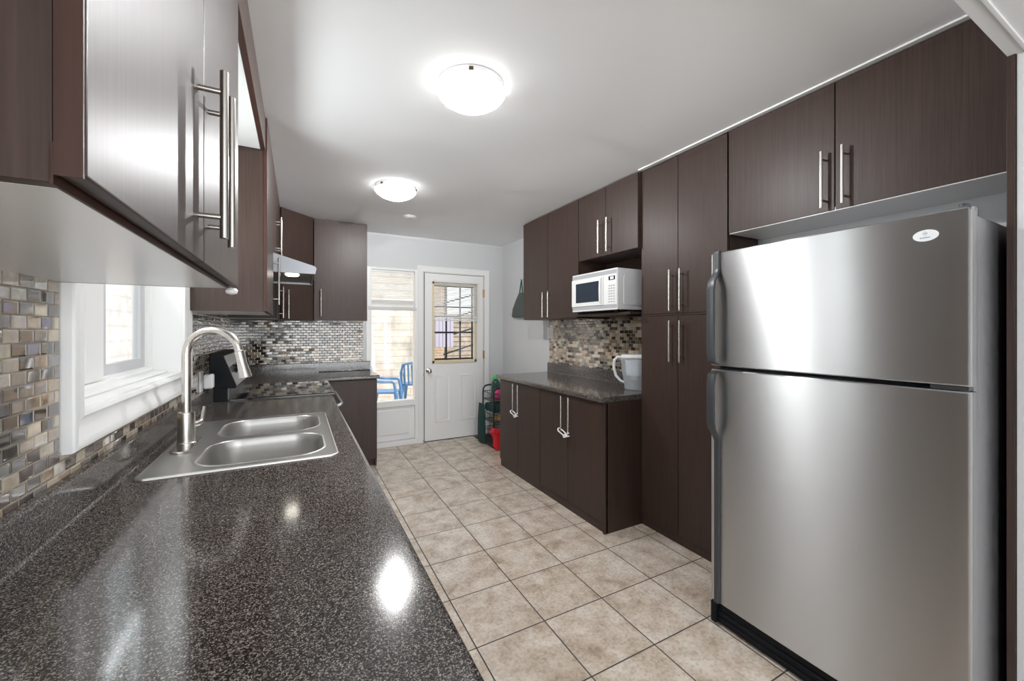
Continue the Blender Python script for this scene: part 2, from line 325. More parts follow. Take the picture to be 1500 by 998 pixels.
# ------------------------------------------------------------------ window over the sink (left wall)
w1 = sthing('window_1', (XL, 1.89, WZ0), 'white sliding window with moulded casing over the sink', 'window')
def casing(bm, y0, y1, z0, z1, wdt, x):
    # moulded picture-frame casing swept round the opening
    prof = [(0, 0), (0, .012), (.010, .017), (.022, .012), (.040, .016), (.060, .024), (wdt-.012, .028), (wdt-.003, .026), (wdt, .020), (wdt, 0)]
    loops = []
    for sy, sz in ((-1, -1), (1, -1), (1, 1), (-1, 1), (-1, -1)):
        loops.append([(x+h, (y0 if sy < 0 else y1)+sy*d, (z0 if sz < 0 else z1)+sz*d) for d, h in prof])
    loft(bm, loops, close=False)
bm = bmesh.new(); casing(bm, WY0+.005, WY1-.01, WZ0+.005, WZ1-.005, .085, XL+.004); obj('casing', bm, TRIM, w1)
bm = B((XL-.17, XL+.004, WY0, WY0+.012, WZ0, WZ1), (XL-.17, XL+.004, WY1-.014, WY1, WZ0, WZ1), (XL-.17, XL+.004, WY0, WY1, WZ1-.012, WZ1)); obj('jamb', bm, TRIM, w1, False)
bm = B((XL-.13, XL+.006, WY0+.01, WY1-.01, WZ0-.002, WZ0+.012), (XL-.105, XL-.045, WY0+.01, WY1-.01, WZ0+.012, WZ0+.022), (XL-.13, XL-.095, WY0+.01, WY1-.01, WZ0+.02, WZ0+.036), bev=.004); obj('sill', bm, TRIM, w1)
fx = XL-.115
bm = B((fx-.03, fx+.015, WY0+.01, WY0+.05, WZ0+.02, WZ1), (fx-.03, fx+.015, WY1-.06, WY1-.012, WZ0+.02, WZ1), (fx-.029, fx+.014, WY0+.048, WY1-.058, WZ0+.012, WZ0+.045), (fx-.029, fx+.014, WY0+.048, WY1-.058, WZ1-.05, WZ1), bev=.003); obj('window_frame', bm, TRIM, w1)
def sash(name, x, y0, y1, z0, z1, m, st=.045):
    s = obj(name, B((x-.012, x+.012, y0, y0+st, z0, z1), (x-.012, x+.012, y1-st, y1, z0, z1), (x-.011, x+.011, y0+st-.002, y1-st+.002, z0, z0+.045), (x-.011, x+.011, y0+st-.002, y1-st+.002, z1-.045, z1), bev=.003), m, w1)
    obj('pane', B((x-.003, x+.003, y0+st-.004, y1-st+.004, z0+.041, z1-.041)), GLASS, s, False)
sash('sash', fx+.012, WY0+.05, 1.84, WZ0+.04, WZ1-.05, TRIM, .13)
sash('sash', fx-.012, 1.88, WY1-.055, WZ0+.04, WZ1-.05, mat('grey_aluminium', (.56, .57, .58), .4), .055)

# ------------------------------------------------------------------ back sidelight and door
w2 = sthing('window_2', (.97, YB, 0), 'tall white sidelight window left of the back door', 'window')
yf = YB-.012
bm = B((SX0, SX0+.055, yf, YB+.10, .06, 2.06), (SX1-.04, SX1, yf, YB+.10, .06, 2.06), (SX0+.053, SX1-.038, yf+.001, YB+.10, 2.035, 2.06), (SX0+.053, SX1-.038, yf+.001, YB+.10, .46, .525), (SX0, SX1, yf+.001, YB+.10, .0, .058), bev=.004); obj('window_frame', bm, TRIM, w2)
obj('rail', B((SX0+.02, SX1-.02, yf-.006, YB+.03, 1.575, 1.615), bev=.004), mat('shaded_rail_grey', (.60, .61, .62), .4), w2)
bm = B((SX0+.05, SX1-.03, YB+.02, YB+.05, .07, .47)); box(bm, SX0+.13, SX1-.10, YB+.010, YB+.03, .13, .42, bev=.008); obj('lower_panel', bm, TRIM, w2)
obj('pane', B((SX0+.05, SX1-.035, YB+.055, YB+.061, .52, 1.58)), GLASS, w2, False)
obj('pane', B((SX0+.05, SX1-.035, YB+.055, YB+.061, 1.61, 2.04)), GLASS, w2, False)
def casing_x(bm, x0, x1, z1, wdt, y):
    prof = [(0, 0), (0, .010), (.012, .014), (.03, .012), (wdt-.01, .018), (wdt, .012), (wdt, 0)]
    loft(bm, [[(x0-d, y-h, 0) for d, h in prof], [(x0-d, y-h, z1+d) for d, h in prof], [(x1+d, y-h, z1+d) for d, h in prof], [(x1+d, y-h, 0) for d, h in prof]], close=False)
d1 = sthing('door_1', (1.72, YB, 0), 'white half glazed back door with two raised lower panels', 'door')
bm = bmesh.new(); casing_x(bm, DX0, DX1, DZ, .068, YB+.0); obj('door_frame', bm, TRIM, d1)
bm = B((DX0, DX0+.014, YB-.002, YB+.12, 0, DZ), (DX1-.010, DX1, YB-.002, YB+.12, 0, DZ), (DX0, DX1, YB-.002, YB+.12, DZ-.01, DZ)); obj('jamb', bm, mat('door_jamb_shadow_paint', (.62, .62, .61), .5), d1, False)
gx0, gx1, gz0, gz1 = 1.458, 1.985, .972, 1.905
LX0, LX1, dy0, dy1 = DX0+.020, DX1-.015, YB+.004, YB+.045
bm = B((LX0, gx0, dy0, dy1, .008, DZ-.014), (gx1, LX1, dy0, dy1, .008, DZ-.014), (gx0, gx1, dy0+.0002, dy1, .008, gz0), (gx0, gx1, dy0+.0002, dy1, gz1, DZ-.014))
leaf = obj('door_leaf', bm, TRIM, d1, False)
for a, b_ in ((1.452, 1.668), (1.786, 2.012)):
    bm = bmesh.new(); pts = lambda o: [(a+o, .218+o), (b_-o, .218+o), (b_-o, .795-o), (a+o, .795-o)]
    loft(bm, [[(x, dy0+q, z) for x, z in pts(o)] for o, q in ((0, .002), (.006, -.009), (.016, -.010), (.030, -.002), (.040, -.002), (.062, -.008))], cap1=True); obj('raised_panel', bm, TRIM, d1)
fr = bmesh.new()
for a in ((1.432, gx0+.004, gz0-.03, gz1+.03), (gx1-.004, 2.014, gz0-.03, gz1+.03), (1.432, 2.014, gz0-.034, gz0+.004), (1.432, 2.014, gz1-.004, gz1+.032)): box(fr, a[0], a[1], dy0-.012, dy0+.002, a[2], a[3], bev=.004)
obj('glazing_frame', fr, CREAM, d1, label='cream glazing frame of the door window')
obj('pane', B((gx0-.002, gx1+.002, dy0+.018, dy0+.024, gz0-.002, gz1+.002)), GLASS, d1, False)
bm = bmesh.new()
for x in (1.462, 1.632, 1.815, 1.978): box(bm, x-.009, x+.009, dy0+.055, dy0+.071, .95, 1.93)
for z in (.985, 1.315, 1.63, 1.895): box(bm, 1.45, 1.99, dy0+.053, dy0+.057, z-.011, z+.011)
obj('security_bars', bm, mat('black_iron', (.015, .015, .017), .5), d1, False, label='black iron bars outside the door window')
bm = bmesh.new(); lathe(bm, [(.030, 0), (.032, .004), (.026, .010), (.011, .014), (.010, .030), (.020, .036), (.028, .048), (.027, .060), (.018, .068), (0.001, .070)], (1.388, dy0, .855), 24, (0, -1, 0)); obj('door_knob', bm, NICKEL, d1)
for z in (1.815, 1.03):
    bm = B((LX1-.006, LX1+.022, dy0-.006, dy0+.002, z-.05, z+.05)); tube(bm, [(LX1+.008, dy0-.010, z-.052), (LX1+.008, dy0-.010, z+.052)], .008); obj('hinge', bm, BRASS, d1)
bm = B((DX0-.006, DX0+.012, YB-.028, YB-.002, .80, .845), (DX0-.004, DX0+.010, YB-.030, YB-.004, .0, .035), bev=.003); obj('latch', bm, CHROME, d1)
bm = B((DX0+.012, DX0+.022, dy0-.004, dy0+.03, .0, DZ-.01)); obj('weather_strip', bm, BLACK, d1, False)
bm = B((DX0, DX1, YB+.0, YB+.12, .0, .008)); obj('threshold', bm, DARKGREY, d1, False)

def blind(name, label, x0, x1, z0, z1, y, zstack=None):
    t = thing(name, label, 'blind', ((x0+x1)/2, y, z0), None)
    obj('headrail', B((x0, x1, y-.022, y+.008, z1-.030, z1), bev=.003), WHITE_PL, t)
    bm = bmesh.new(); z = z1-.045; tilt = .35
    while z > (zstack or z0)+.02:
        prof = [(y-.009, z-.0058), (y, z+.0004), (y+.009, z+.0058), (y+.009, z+.0066), (y, z+.0014), (y-.009, z-.0050)]
        prism(bm, prof, 'x', x0+.004, x1-.004); z -= .0195
    if zstack:
        z = zstack
        while z > z0+.02: box(bm, x0+.004, x1-.004, y-.011, y+.011, z-.002, z+.001); z -= .0045
    obj('slats', bm, WHITE_PL, t, False)
    obj('bottom_rail', B((x0, x1, y-.013, y+.012, z0, z0+.016), bev=.003), WHITE_PL, t)
    bm = bmesh.new()
    for x in (x0+.09, x1-.09): tube(bm, [(x, y-.012, z0), (x, y-.012, z1-.02)], .0012, 6); obj('cord', bm, WHITE_PL, t); bm = bmesh.new()
    bm.free()
blind('window_blind', 'white slatted blind across the top of the sidelight window', SX0+.058, SX1-.044, 1.625, 2.035, YB+.028, 1.69)
blind('window_blind', 'white half lowered slatted blind on the glazed back door', 1.446, 2.012, 1.455, 1.955, dy0-.028)

# rear patio window (behind the camera)
w3 = sthing('window_3', (.75, -3.5, .3), 'wide white patio window at the dining end', 'window')
obj('window_frame', B((PX0, PX0+.06, -3.55, -3.46, .3, 2.2), (PX1-.06, PX1, -3.55, -3.46, .3, 2.2), (PX0, PX1, -3.55, -3.46, 2.14, 2.2), (PX0, PX1, -3.55, -3.46, .3, .36), (.71, .79, -3.55, -3.46, .3, 2.2), bev=.004), TRIM, w3)

# ------------------------------------------------------------------ mosaic backsplashes
ZT = 1.453
XW = XL+.0012
bs = B((XW, XL+.008, .38, 1.284, .99, ZT), (XW, XL+.008, 2.49, 4.748, .99, ZT), (XW, XL+.008, 1.284, 2.49, .99, WZ0-.075))
tag(obj('tile_backsplash', bs, MOS_Y, smooth=False), 'glass mosaic backsplash on the left wall around the sink window', 'backsplash')
tag(obj('tile_backsplash', B((XL+.009, .64, YB-.008, YB-.0012, .99, 1.442)), MOS_X, smooth=False), 'glass mosaic backsplash on the back wall in the corner', 'backsplash')
tag(obj('tile_backsplash', B((XR-.008, XR-.0012, 2.04, 3.62, .99, 1.462)), MOS_Y, smooth=False), 'glass mosaic backsplash below the microwave on the right wall', 'backsplash')

# ------------------------------------------------------------------ handles, doors, cabinets
def handle(parent, p, n, length, r=.0062, stand=.034, inset=.035, name='handle'):
    """vertical bar pull; p = point on the door face at its middle, n = outward normal"""
    n = Vector(n).normalized(); p = Vector(p); bm = bmesh.new(); c = p+n*stand; h = length/2
    tube(bm, [c+Vector((0, 0, -h)), c+Vector((0, 0, -h+.001)), c+Vector((0, 0, h-.001)), c+Vector((0, 0, h))], [r*.85, r, r, r*.85], 14)
    for s in (-1, 1):
        q = p+Vector((0, 0, s*(h-inset))); tube(bm, [q, q+n*stand], r*.72, 10)
    return obj(name, bm, NICKEL, parent)
def door_x(root, x, sgn, y0, y1, z0, z1, hy=None, hz=None, hl=.26, th=.018, g=.0018):
    """slab door whose face is at x, facing sgn along x"""
    d = obj('door', B((x-sgn*th, x, y0+g, y1-g, z0+g, z1-g), bev=.0022), WOOD, root)
    if hy is not None: handle(d, (x, hy, hz), (sgn, 0, 0), hl)
    return d
def carcass(root, x0, x1, y0, y1, z0, z1, th=.017, mats=(WOOD, WHITE_MEL), back=True, open_side=0, shelf=True):
    obj('side_panel', B((x0, x1, y0, y0+th, z0, z1), bev=.001), mats[0], root); obj('side_panel', B((x0, x1, y1-th, y1, z0, z1), bev=.001), mats[0], root)
    obj('bottom_panel', B((x0+.002, x1, y0+th, y1-th, z0, z0+th)), mats[1], root, False, label='white bottom panel' if mats[1] is WHITE_MEL else None)
    obj('top_panel', B((x0+.002, x1, y0+th, y1-th, z1-th, z1)), mats[0], root, False)

# ---- left wall cabinets
UF = -.141                                   # face of the left upper doors
ZU = 1.45
GL = 'dark wood wall cabinets on the left'
c = thing('wall_cabinet', 'nearest left wall cabinet overhanging the sink counter with two long handles', 'cabinet', (-.31, .85, ZU), GL)
carcass(c, XL+.001, UF-.020, .424, 1.297, ZU, ZC-.001)
obj('rail', B((UF-.022, UF-.0195, .424, 1.297, ZU-.001, ZU+.03)), EDGE, c, False)
d = door_x(c, UF, 1, .418, .850, ZU+.004, ZC-.004, .806, 1.628, .275)
d = door_x(c, UF, 1, .850, 1.297, ZU+.004, ZC-.004, .890, 1.628, .275)
obj('edge_band', B((UF-.017, UF-.001, .417, .4195, ZU+.004, ZC-.004)), EDGE, c, False)
bm = bmesh.new(); lathe(bm, [(.001, 0), (.010, .001), (.014, .007), (.012, .014), (.004, .017), (.001, .0175)], (UF-.012, 1.275, ZU+.001), 20, (0, 0, -1)); obj('catch', bm, WHITE_PL, c, label='small white round catch under the corner')
c = thing('wall_cabinet', 'shallow dark wood bridging cabinet above the sink window', 'cabinet', (-.31, 1.87, 2.275), GL)
obj('bottom_panel', B((XL+.001, UF-.030, 1.300, 2.440, 2.275, 2.292)), WHITE_MEL, c, False, label='white bottom panel')
obj('front_panel', B((UF-.028, UF-.008, 1.300, 2.440, 2.272, ZC-.002), bev=.0015), WOOD, c)
obj('edge_band', B((UF-.027, UF-.009, 1.301, 2.439, 2.2705, 2.273)), EDGE, c, False)
c = thing('wall_cabinet', 'left wall cabinet between the sink window and the range hood', 'cabinet', (-.31, 2.73, ZU-.01), GL)
carcass(c, XL+.001, UF-.019, 2.443, 3.028, 1.437, ZC-.001)
door_x(c, UF, 1, 2.443, 3.028, 1.437, ZC-.004, 2.972, 1.655, .30)
obj('edge_band', B((UF-.018, UF-.0005, 2.4415, 2.445, 1.44, ZC-.005)), EDGE, c, False)
c = thing('wall_cabinet', 'short dark wood cabinet above the range hood', 'cabinet', (-.31, 3.41, 1.85), GL)
carcass(c, XL+.001, UF-.019, 3.031, 3.788, 1.85, ZC-.001)
door_x(c, UF, 1, 3.031, 3.41, 1.85, ZC-.004, 3.365, 2.03, .26)
door_x(c, UF, 1, 3.41, 3.788, 1.85, ZC-.004, 3.455, 2.03, .26)
c = thing('wall_cabinet', 'narrow left wall cabinet just past the range hood', 'cabinet', (-.31, 3.96, 1.44), GL)
carcass(c, XL+.001, UF-.019, 3.791, 4.128, 1.44, ZC-.001)
door_x(c, UF, 1, 3.791, 4.128, 1.44, ZC-.004, 3.85, 1.575, .26)
# diagonal corner cabinet
P0, P1 = Vector((UF, 4.132, 0)), Vector((.136, 4.405, 0))
c = thing('corner_cabinet', 'dark wood corner wall cabinet set diagonally by the hood', 'cabinet', (-.2, 4.5, 1.44), GL)
bm = bmesh.new(); prism(bm, [(XL+.001, YB-.009), (XL+.001, 4.132), (UF-.019, 4.132), (P1.x-.004, P1.y+.019), (P1.x-.004, YB-.009)], 'z', 1.44, ZC-.001); obj('body', bm, WOOD, c, False)
dirv = (P1-P0).normalized(); nv = Vector((dirv.y, -dirv.x, 0)); bm = bmesh.new()
a0, a1 = P0+dirv*.012, P1-dirv*.012
prism(bm, [tuple((p+nv*k)[:2]) for p, k in ((a0, -.010), (a1, -.010), (a1, .006), (a0, .006))], 'z', 1.442, ZC-.006); dd = obj('door', bm, WOOD, c, False)
handle(dd, a0+dirv*.045+nv*.006+Vector((0, 0, 1.575)), nv, .26)
c = thing('wall_cabinet', 'single door dark wood cabinet on the back wall left of the window', 'cabinet', (.39, 4.58, 1.44))
BF = 4.405
obj('side_panel', B((.138, .154, BF+.019, YB-.009, 1.44, ZC-.001)), WOOD, c, False); obj('side_panel', B((.620, .636, BF+.019, YB-.009, 1.44, ZC-.001)), WOOD, c, False)
obj('bottom_panel', B((.154, .620, BF+.019, YB-.009, 1.44, 1.456)), WHITE_MEL, c, False, label='white bottom panel'); obj('top_panel', B((.154, .620, BF+.019, YB-.009, ZC-.018, ZC-.001)), WOOD, c, False)
dd = obj('door', B((.140, .636, BF, BF+.018, 1.44, ZC-.012), bev=.002), WOOD, c); handle(dd, (.200, BF, 1.615), (0, -1, 0), .27)

# ---- range hood
c = thing('range_hood', 'grey steel range hood with lit lamp under the left cabinets', 'range hood', (-.2, 3.41, 1.66))
HX = .112
bm = bmesh.new(); prism(bm, [(XL+.01, 1.845), (UF+.004, 1.845), (HX-.012, 1.775), (HX, 1.762), (HX-.008, 1.722), (XL+.01, 1.722)], 'y', 3.034, 3.048); obj('side_plate', bm, HOODSTEEL, c, False)
bm = bmesh.new(); prism(bm, [(XL+.01, 1.845), (UF+.004, 1.845), (HX-.012, 1.775), (HX, 1.762), (HX-.008, 1.722), (XL+.01, 1.722)], 'y', 3.772, 3.786); obj('side_plate', bm, HOODSTEEL, c, False)
bm = bmesh.new(); prism(bm, [(XL+.01, 1.843), (UF+.004, 1.843), (HX-.013, 1.773), (HX-.001, 1.761), (HX-.009, 1.724), (HX-.022, 1.724), (HX-.018, 1.758), (UF, 1.83), (XL+.01, 1.83)], 'y', 3.048, 3.772); obj('canopy', bm, HOODSTEEL, c, False)
obj('filter_panel', B((XL+.01, HX-.02, 3.048, 3.772, 1.735, 1.742)), mat('hood_filter_grey', (.22, .21, .19), .4, metal=.7), c, False)
bm = bmesh.new(); lathe(bm, [(.042, 0), (.044, .006), (.036, .014), (.001, .018)], (-.035, 3.22, 1.736), 24, (0, 0, -1)); obj('lamp', bm, mat('hood_lamp_glow', (1, 1, .95), .4, emis=(1, .95, .82), es=7), c)
bm = B((HX-.004, HX+.004, 3.60, 3.66, 1.738, 1.75), (HX-.004, HX+.004, 3.68, 3.74, 1.738, 1.75), bev=.002); obj('switch', bm, BLACK, c)

# ---- left base cabinets (mostly hidden below the worktop)
GB = 'dark wood base cabinets on the left'
def base_left(label, y0, y1, n):
    c = thing('base_cabinet', label, 'cabinet', (-.15, (y0+y1)/2, 0), GB); x1 = .165
    obj('side_panel', B((XL+.001, x1, y0, y0+.017, .0, .858)), WOOD, c, False); obj('side_panel', B((XL+.001, x1, y1-.017, y1, .0, .858)), WOOD, c, False)
    obj('bottom_panel', B((XL+.001, x1, y0+.017, y1-.017, .09, .107)), WOOD, c, False)
    obj('toe_kick', B((x1-.06, x1-.045, y0+.017, y1-.017, .0, .09)), WOOD, c, False); w = (y1-y0)/n
    for k in range(n): door_x(c, x1+.019, 1, y0+k*w, y0+(k+1)*w, .10, .855, y0+(k+1)*w-.05 if k == 0 else y0+k*w+.05, .70, .26)
base_left('dark wood base cabinet below the nearest stretch of granite worktop', .39, 1.42, 2)
base_left('dark wood base cabinet holding the double sink', 1.423, 2.45, 2)
base_left('dark wood base cabinet between the sink and the range', 2.453, 3.022, 1)
c = thing('base_cabinet', 'dark wood base cabinet end on the back wall left of the sidelight', 'cabinet', (.3, 4.45, 0), GB)
obj('front_panel', B((.203, .690, 4.139, 4.157, .075, .858), bev=.0015), WOOD, c)
obj('side_panel', B((.672, .690, 4.157, YB-.001, .0, .858)), WOOD, c, False)
obj('body', B((XL+.001, .203, 3.802, YB-.001, .0, .858), (.203, .672, 4.30, YB-.001, .0, .858)), WOOD, c, False)
obj('toe_kick', B((.203, .674, 4.19, 4.205, 0, .075)), WOOD, c, False)
door_x(c, .203+.001, 1, 3.805, 4.13, .10, .855, 4.09, .70, .26)

# ------------------------------------------------------------------ worktops
ZW = .90
def top_profile(xf, xb):     # (x,z) closed outline for a rolled front edge at xf and coved splash against xb; works for either direction
    s = 1 if xf > xb else -1
    P = [(xb, ZW-.036), (xf-s*.010, ZW-.036)]
    P += [(xf-s*(.014-.014*math.cos(a)), ZW-.014+.014*math.sin(a)) for a in [k*PI/2/5 for k in range(6)]] if True else []
    P.insert(2, (xf-s*.002, ZW-.034)); P.insert(3, (xf, ZW-.030))
    rc = .010; xs = xb+s*.020
    P += [(xs+s*rc-s*rc*math.sin(a), ZW+rc-rc*math.cos(a)) for a in [k*PI/2/5 for k in range(6)]]
    P += [(xs-s*.007+s*.007*math.cos(a), ZW+.093+.007*math.sin(a)) for a in [k*PI/2/4 for k in range(5)]] + [(xb, ZW+.100)]
    return P
def clip_profile(P, lo, hi):
    out = []; n = len(P)
    def cut(P, f):
        o = []
        for i in range(len(P)):
            a, b = P[i], P[(i+1) % len(P)]; fa, fb = f(a), f(b)
            if fa >= 0: o.append(a)
            if fa*fb < 0: t = fa/(fa-fb); o.append((a[0]+(b[0]-a[0])*t, a[1]+(b[1]-a[1])*t))
        return o
    return cut(cut(P, lambda p: p[0]-lo), lambda p: hi-p[0])
PL = top_profile(.212, XL+.009)
SK = (-.425, .128, 1.540, 2.375)           # sink outline
H0, H1, HY0, HY1 = SK[0]+.02, SK[1]-.02, SK[2]+.02, SK[3]-.02
bm = bmesh.new(); prism(bm, PL, 'y', .385, HY0); prism(bm, PL, 'y', HY1, 3.026)
prism(bm, clip_profile(PL, H1, 9), 'y', HY0, HY1); prism(bm, clip_profile(PL, -9, H0), 'y', HY0, HY1)
tag(obj('worktop', bm, GRANITE), 'long dark speckled granite look worktop holding the double sink', 'worktop')
bm = bmesh.new(); prism(bm, PL, 'y', 3.798, 4.13)
prism(bm, [(x, z) for x, z in clip_profile(PL, -9, .196)], 'y', 4.13, YB-.001)
# back run, profile across y
PBk = [(-y, z) for y, z in []]
def prof_y(yf, yb):
    return [(p[0], p[1]) for p in top_profile(yf, yb)]
prism(bm, prof_y(4.118, YB-.009), 'x', .196, .712)
prism(bm, [(YB-.009, ZW), (YB-.029, ZW), (YB-.029, ZW+.093), (YB-.024, ZW+.100), (YB-.009, ZW+.100)], 'x', XL+.01, .196)
tag(obj('worktop', bm, GRANITE), 'dark granite look corner worktop between range and sidelight window', 'worktop')
bm = bmesh.new(); prism(bm, top_profile(1.748, XR-.009), 'y', 2.0435, 3.625)
tag(obj('worktop', bm, GRANITE), 'granite look worktop on the right base cabinets under the microwave', 'worktop')

# ------------------------------------------------------------------ sink and faucet
sk = thing('kitchen_sink', 'stainless steel double bowl sink set into the left worktop', 'sink', (-.15, 1.95, ZW))
bowls = [(-.298, .088, 1.585, 1.930), (-.298, .088, 1.985, 2.328)]
bm = bmesh.new(); outer = rrect(*SK, .028); ztop = ZW+.0055
loft(bm, [[(x, y, ZW+.0003) for x, y in rrect(SK[0]-.001, SK[1]+.001, SK[2]-.001, SK[3]+.001, .029)], [(x, y, ZW+.0045) for x, y in outer], [(x, y, ztop+.001) for x, y in rrect(SK[0]+.004, SK[1]-.004, SK[2]+.004, SK[3]-.004, .026)], [(x, y, ztop-.001) for x, y in rrect(SK[0]+.011, SK[1]-.011, SK[2]+.011, SK[3]-.011, .022)]])
edges = []
def addloop(pts, z):
    v = [bm.verts.new((x, y, z)) for x, y in pts]; e = [bm.edges.new((v[i], v[(i+1) % len(v)])) for i in range(len(v))]; edges.extend(e)
addloop(rrect(SK[0]+.011, SK[1]-.011, SK[2]+.011, SK[3]-.011, .022), ztop-.001)
for b_ in bowls: addloop(rrect(b_[0]-.006, b_[1]+.006, b_[2]-.006, b_[3]+.006, .106), ztop-.001)
bmesh.ops.triangle_fill(bm, use_beauty=True, use_dissolve=False, edges=edges)
bmesh.ops.remove_doubles(bm, verts=bm.verts, dist=.0004)
obj('deck', bm, STEEL, sk)
for b_ in bowls:
    bm = bmesh.new(); L_ = []
    for ins, z, r in ((-.006, -.001, .106), (0, .0005, .10), (.004, -.004, .096), (.010, -.03, .09), (.018, -.13, .082), (.03, -.165, .07), (.055, -.178, .06), (.10, -.181, .045)):
        L_.append([(x, y, ztop+z) for x, y in rrect(b_[0]+ins, b_[1]-ins, b_[2]+ins, b_[3]-ins, r)])
    loft(bm, L_, cap1=True); bo = obj('basin', bm, STEEL, sk)
    bm = bmesh.new(); lathe(bm, [(.044, 0), (.044, .003), (.034, .004), (.030, .001), (.001, .001)], ((b_[0]+b_[1])/2, (b_[2]+b_[3])/2, ztop-.1805), 24); obj('drain', bm, CHROME, bo)
fc = thing('faucet', 'brushed nickel gooseneck pull down faucet behind the sink', 'faucet', (-.373, 1.925, ztop))
FX, FY = -.373, 1.925
bm = bmesh.new(); loft(bm, [[(x, y, ztop+z) for x, y in rrect(FX-.030+i, FX+.030-i, FY-.125+i, FY+.125-i, .0299-i)] for i, z in ((0, 0), (0, .004), (.003, .006))], cap0=True, cap1=True); obj('deck_plate', bm, NICKEL, fc)
bm = bmesh.new(); lathe(bm, [(.030, .006), (.030, .012), (.0275, .014), (.0270, .122), (.0255, .126), (.016, .127)], (FX, FY, ztop), 32); obj('body', bm, NICKEL, fc)
R_ = .088; zc = 1.252; sd = Vector((.97, -.24, 0)).normalized()
pts = [Vector((FX, FY, ztop+.12)), Vector((FX, FY, 1.10)), Vector((FX, FY, 1.18))]
for k in range(0, 15):
    a = PI-k*(PI*.965)/14; pts.append(Vector((FX, FY, zc))+sd*(R_+R_*math.cos(a))+Vector((0, 0, R_*math.sin(a))))
bm = bmesh.new(); tube(bm, pts, .0148, 20); obj('spout', bm, NICKEL, fc)
e = pts[-1]; td = (pts[-1]-pts[-2]).normalized()
bm = bmesh.new(); lathe(bm, [(.0148, 0), (.0165, .004), (.0165, .040), (.0178, .062), (.0215, .098), (.0222, .106), (.020, .109), (.001, .108)], e, 28, td); obj('spray_head', bm, NICKEL, fc)
bm = bmesh.new(); tube(bm, [Vector((FX, FY, ztop+.072))+Vector((.012, .02, 0)), Vector((FX+.03, FY+.036, ztop+.074)), Vector((FX+.036, FY+.050, ztop+.078))], [.011, .012, .010], 14)
tube(bm, [Vector((FX+.036, FY+.050, ztop+.070)), Vector((FX+.040, FY+.060, ztop+.10)), Vector((FX+.042, FY+.075, ztop+.13))], [.008, .007, .005], 12); obj('lever', bm, NICKEL, fc)

# ------------------------------------------------------------------ range
rg = thing('electric_range', 'black electric range with steel control panel between left worktops', 'range', (-.1, 3.41, 0))
RY0, RY1, RXF = 3.034, 3.790, .222
obj('body', B((XL+.03, RXF-.045, RY0, RY1, .03, .895), (XL+.05, RXF-.10, RY0+.03, RY1-.03, 0, .03), bev=.004), BLACK, rg)
obj('cooktop', B((XL+.10, RXF+.006, RY0-.002, RY1+.002, .893, .912), bev=.006), BLACKGLASS, rg)
bm = bmesh.new()
for x, y, r in ((.06, 3.22, .10), (.06, 3.60, .08), (-.22, 3.22, .08), (-.22, 3.60, .10)): lathe(bm, [(r, 0), (r, .0008), (r-.006, .0008), (r-.006, 0)], (x, y, .9115), 40, cap0=False, cap1=False); obj('burner_ring', bm, DARKGREY, rg); bm = bmesh.new()
bm.free()
od = obj('oven_door', B((RXF-.044, RXF+.004, RY0+.006, RY1-.006, .23, .86), bev=.006), BLACKGLASS, rg)
bm = bmesh.new(); pts = [(RXF+.003, RY0+.05, .80), (RXF+.040, RY0+.055, .815), (RXF+.052, RY0+.09, .82), (RXF+.052, RY1-.09, .82), (RXF+.040, RY1-.055, .815), (RXF+.003, RY1-.05, .80)]
tube(bm, pts, .013, 14); obj('oven_handle', bm, mat('grey_steel_bar', (.45, .46, .48), .3, metal=1), od, label='grey steel bar handle')
obj('drawer', B((RXF-.044, RXF+.002, RY0+.006, RY1-.006, .05, .22), bev=.006), BLACK, rg)
G = [(XL+.012, .985), (-.345, .978), (-.338, .986), (-.408, 1.182), (-.42, 1.196), (XL+.018, 1.196), (XL+.012, 1.19)]
bg_ = bmesh.new(); prism(bg_, G, 'y', RY0, RY0+.022); prism(bg_, G, 'y', RY1-.022, RY1); box(bg_, XL+.012, -.386, RY0, RY1, .895, .985); prism(bg_, [(p[0]-.006 if p[0] > -.43 else p[0], p[1]) for p in G], 'y', RY0+.02, RY1-.02); obj('backguard', bg_, BLACK, rg, False)
bm = bmesh.new(); prism(bm, [(-.344, .990), (-.341, .990), (-.409, 1.180), (-.414, 1.180)], 'y', RY0+.024, RY1-.024); obj('control_panel', bm, mat('control_panel_steel', (.58, .58, .59), .28, metal=1), rg, False, label='brushed steel control panel')
obj('lower_trim', B((-.386, -.380, RY0+.012, RY1, .905, .978)), mat('dark_steel', (.16, .17, .18), .25, metal=1), rg, False)
nrm = Vector((.19, 0, .068)).normalized()
for y in (3.26, 3.42, 3.60, 3.72):
    bm = bmesh.new(); p0 = Vector((-.376, y, 1.085)); lathe(bm, [(.030, 0), (.030, .006), (.023, .010), (.021, .030), (.018, .034), (.001, .034)], p0, 20, nrm); k = p0+nrm*.034
    tube(bm, [k+Vector((-.006, 0, .02)), k+Vector((.006, 0, -.02))], [.005, .005], 8); obj('knob', bm, BLACK, rg)
obj('clock_display', B((-.380, -.372, 3.48, 3.54, 1.07, 1.11)), BLACKGLASS, rg, False)
ou = thing('wall_outlet', 'white wall outlet with white adaptor left of the range', 'outlet', (XL+.009, 2.78, 1.06))
obj('cover_plate', B((XL+.008, XL+.015, 2.735, 2.815, 1.00, 1.115), bev=.003), WHITE_PL, ou)
obj('socket', B((XL+.014, XL+.0165, 2.757, 2.793, 1.012, 1.10), bev=.001), PALEGREY_PL, ou)
obj('adaptor', B((XL+.016, XL+.060, 2.80, 2.862, 1.010, 1.092), bev=.010, seg=3), WHITE_PL, ou)

